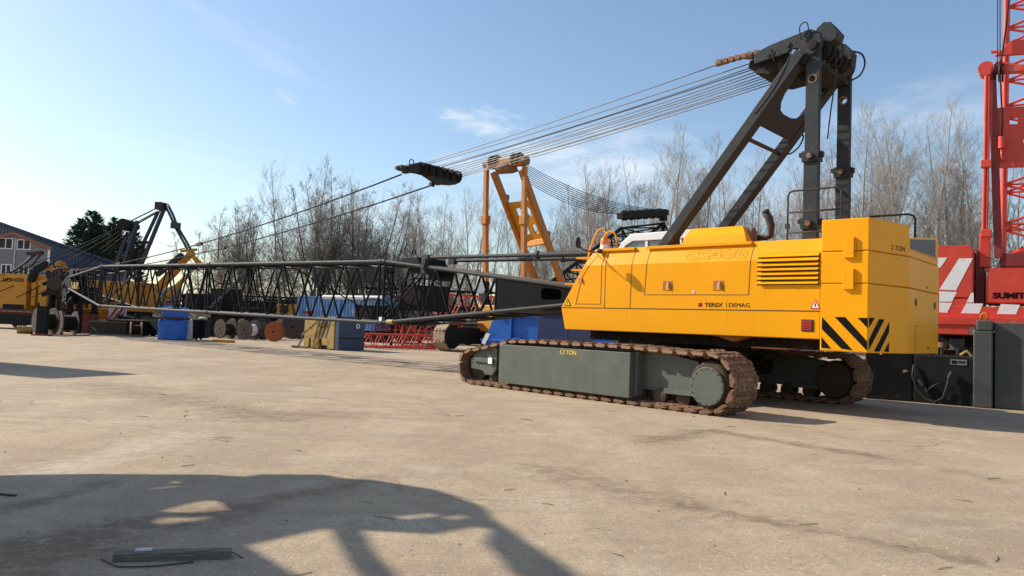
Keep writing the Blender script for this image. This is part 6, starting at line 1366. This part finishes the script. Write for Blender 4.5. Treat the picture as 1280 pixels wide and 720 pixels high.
nl=Vector((dl.y,-dl.x,0)) if Vector((dl.y,-dl.x,0)).y<0 else Vector((-dl.y,dl.x,0))
cpos=bs+nl*1.22+dl*.0
container(cpos,azc,'lower of two unseen containers added outside the left edge to cast a shadow','contdk'); container(cpos+Z3*2.6,azc,'upper of two unseen containers added outside the left edge to cast a shadow','redold')  # stack added out of view to cast the mid-left ground shadow

cg_=random.Random(12)
def clutter(u,v,D,w_,h_,label,name,cat,az=80,mt='grease'):
    p=at(u,v,D); t=thing(name,label,cat,Vector((p.x,p.y,0)),az)
    H_=max(p.z+h_/2,.5)
    mb=MB(); mb.box(-w_/2,w_/2,-.5,.5,H_-h_,H_-.12); mb.build('housing',mt,t,bevel=.05)
    mb=MB(); mb.lathe((-w_*.25,-.62,H_-h_*.45),Y3,[(0,.001),(0,h_*.33),(.1,h_*.33),(.1,h_*.2),(1.1,h_*.2),(1.1,.001)],18); mb.build('drum','rustdk',t)
    for s in(-1,1): mb=MB(); mb.box(s*w_*.4-.08,s*w_*.4+.08,-.4,.4,0,H_-h_); mb.build('leg','black',t)
    mb=MB(); mb.path(smooth([(-w_*.4,-.3,H_-.15),(-w_*.3,-.4,H_+.25),(w_*.1,-.4,H_+.3),(w_*.35,-.3,H_-.1)]),.05,6); mb.build('hose','rubber',t)
clutter(84,356,52,2.2,1.5,'dark winch unit just right of the boom tip, under the orange cover','winch_unit','winch')
clutter(104,368,54,2.0,1.3,'dark hose-draped unit in front of the dark yellow crane body','winch_unit','winch')
clutter(250,378,62,2.6,1.5,'dark winch frame behind the black wheelie bins','winch_unit','winch',mt='black')
clutter(283,372,64,2.4,1.7,'dark engine unit behind the reels, left of the covered machine','engine_unit','engine')
clutter(364,388,64,2.2,1.2,'dark unit with ochre drum behind the brown reel','winch_unit','winch',mt='ochre')
clutter(470,392,52,2.8,1.3,'dark unit standing behind the red lattice sections','engine_unit','engine',mt='black')
clutter(530,372,50,3.2,1.8,'black machine behind the boom butt, left of the white hook','engine_unit','engine',mt='black')
reel(146,402,11,57,55,.8,'dark reel standing directly right of the red and white board','rustdk','ropedk')
reel(178,398,10,59,30,.9,'black reel half hidden behind the small pinkish one','black','ropedk')
reel(225,404,9,56,60,.7,'dark reel just visible behind the blue wrapped bale','black')
reel(268,402,10,60,45,.8,'dark reel behind the low black tank','rustdk')
reel(327,406,13,56,20,.9,'dark reel between the white-drummed and the orange-brown reel','rustdk','ropedk')
reel(356,407,12,60,35,.9,'dark reel behind the orange-brown reel','rustdk','grease')

# tackle hanging in a tangle at the boom tip
tg=random.Random(31)
for i in range(16):
    p=CR.matrix_world.inverted()@Vector((0,0,0)) if False else Vector((tg.uniform(44.0,46.6),tg.uniform(-.7,.7),tg.uniform(1.6,4.1)))
    mb=MB()
    if i%3==0: mb.lathe(p,(0,1,0),[(0,.001),(0,tg.uniform(.12,.28)),(.09,.2),(.09,.001)],14); mb.build('tackle_sheave','grease',tp)
    elif i%3==1: d=Vector((tg.uniform(-1,1),tg.uniform(-.3,.3),tg.uniform(-1,1))).normalized(); mb.beam(p,p+d*tg.uniform(.4,1.0),.09,.16); mb.build('tackle_link','black',tp,bevel=.02)
    else: mb.path(smooth([p,p+Vector((tg.uniform(-.6,.6),tg.uniform(-.3,.3),-.5)),p+Vector((tg.uniform(-.8,.8),0,-1.1)),p+Vector((tg.uniform(-.5,.5),0,-1.5))]),.035,6); mb.build('tackle_rope','ropedk',tp)
for i in range(9):
    u=tg.uniform(58,92);v=tg.uniform(338,372); p=ll(u,v,55.5); d=Vector((tg.uniform(-1,1),tg.uniform(-.2,.2),tg.uniform(-.7,.7))).normalized()*tg.uniform(.3,.8)
    mb=MB(); mb.beam(p-d,p+d,tg.uniform(.12,.3),tg.uniform(.12,.35)); mb.build('hydraulic_part','black' if i%3 else 'grease',lb,bevel=.03)
for i in range(5):
    u=60+i*7; mb=MB(); mb.path(smooth([ll(u,335+3*i,55.3),ll(u+5,328+4*i,55.1),ll(u+11,345,55.3),ll(u+9,368,55.5)]),.05,6); mb.build('hydraulic_hose','rubber',lb)
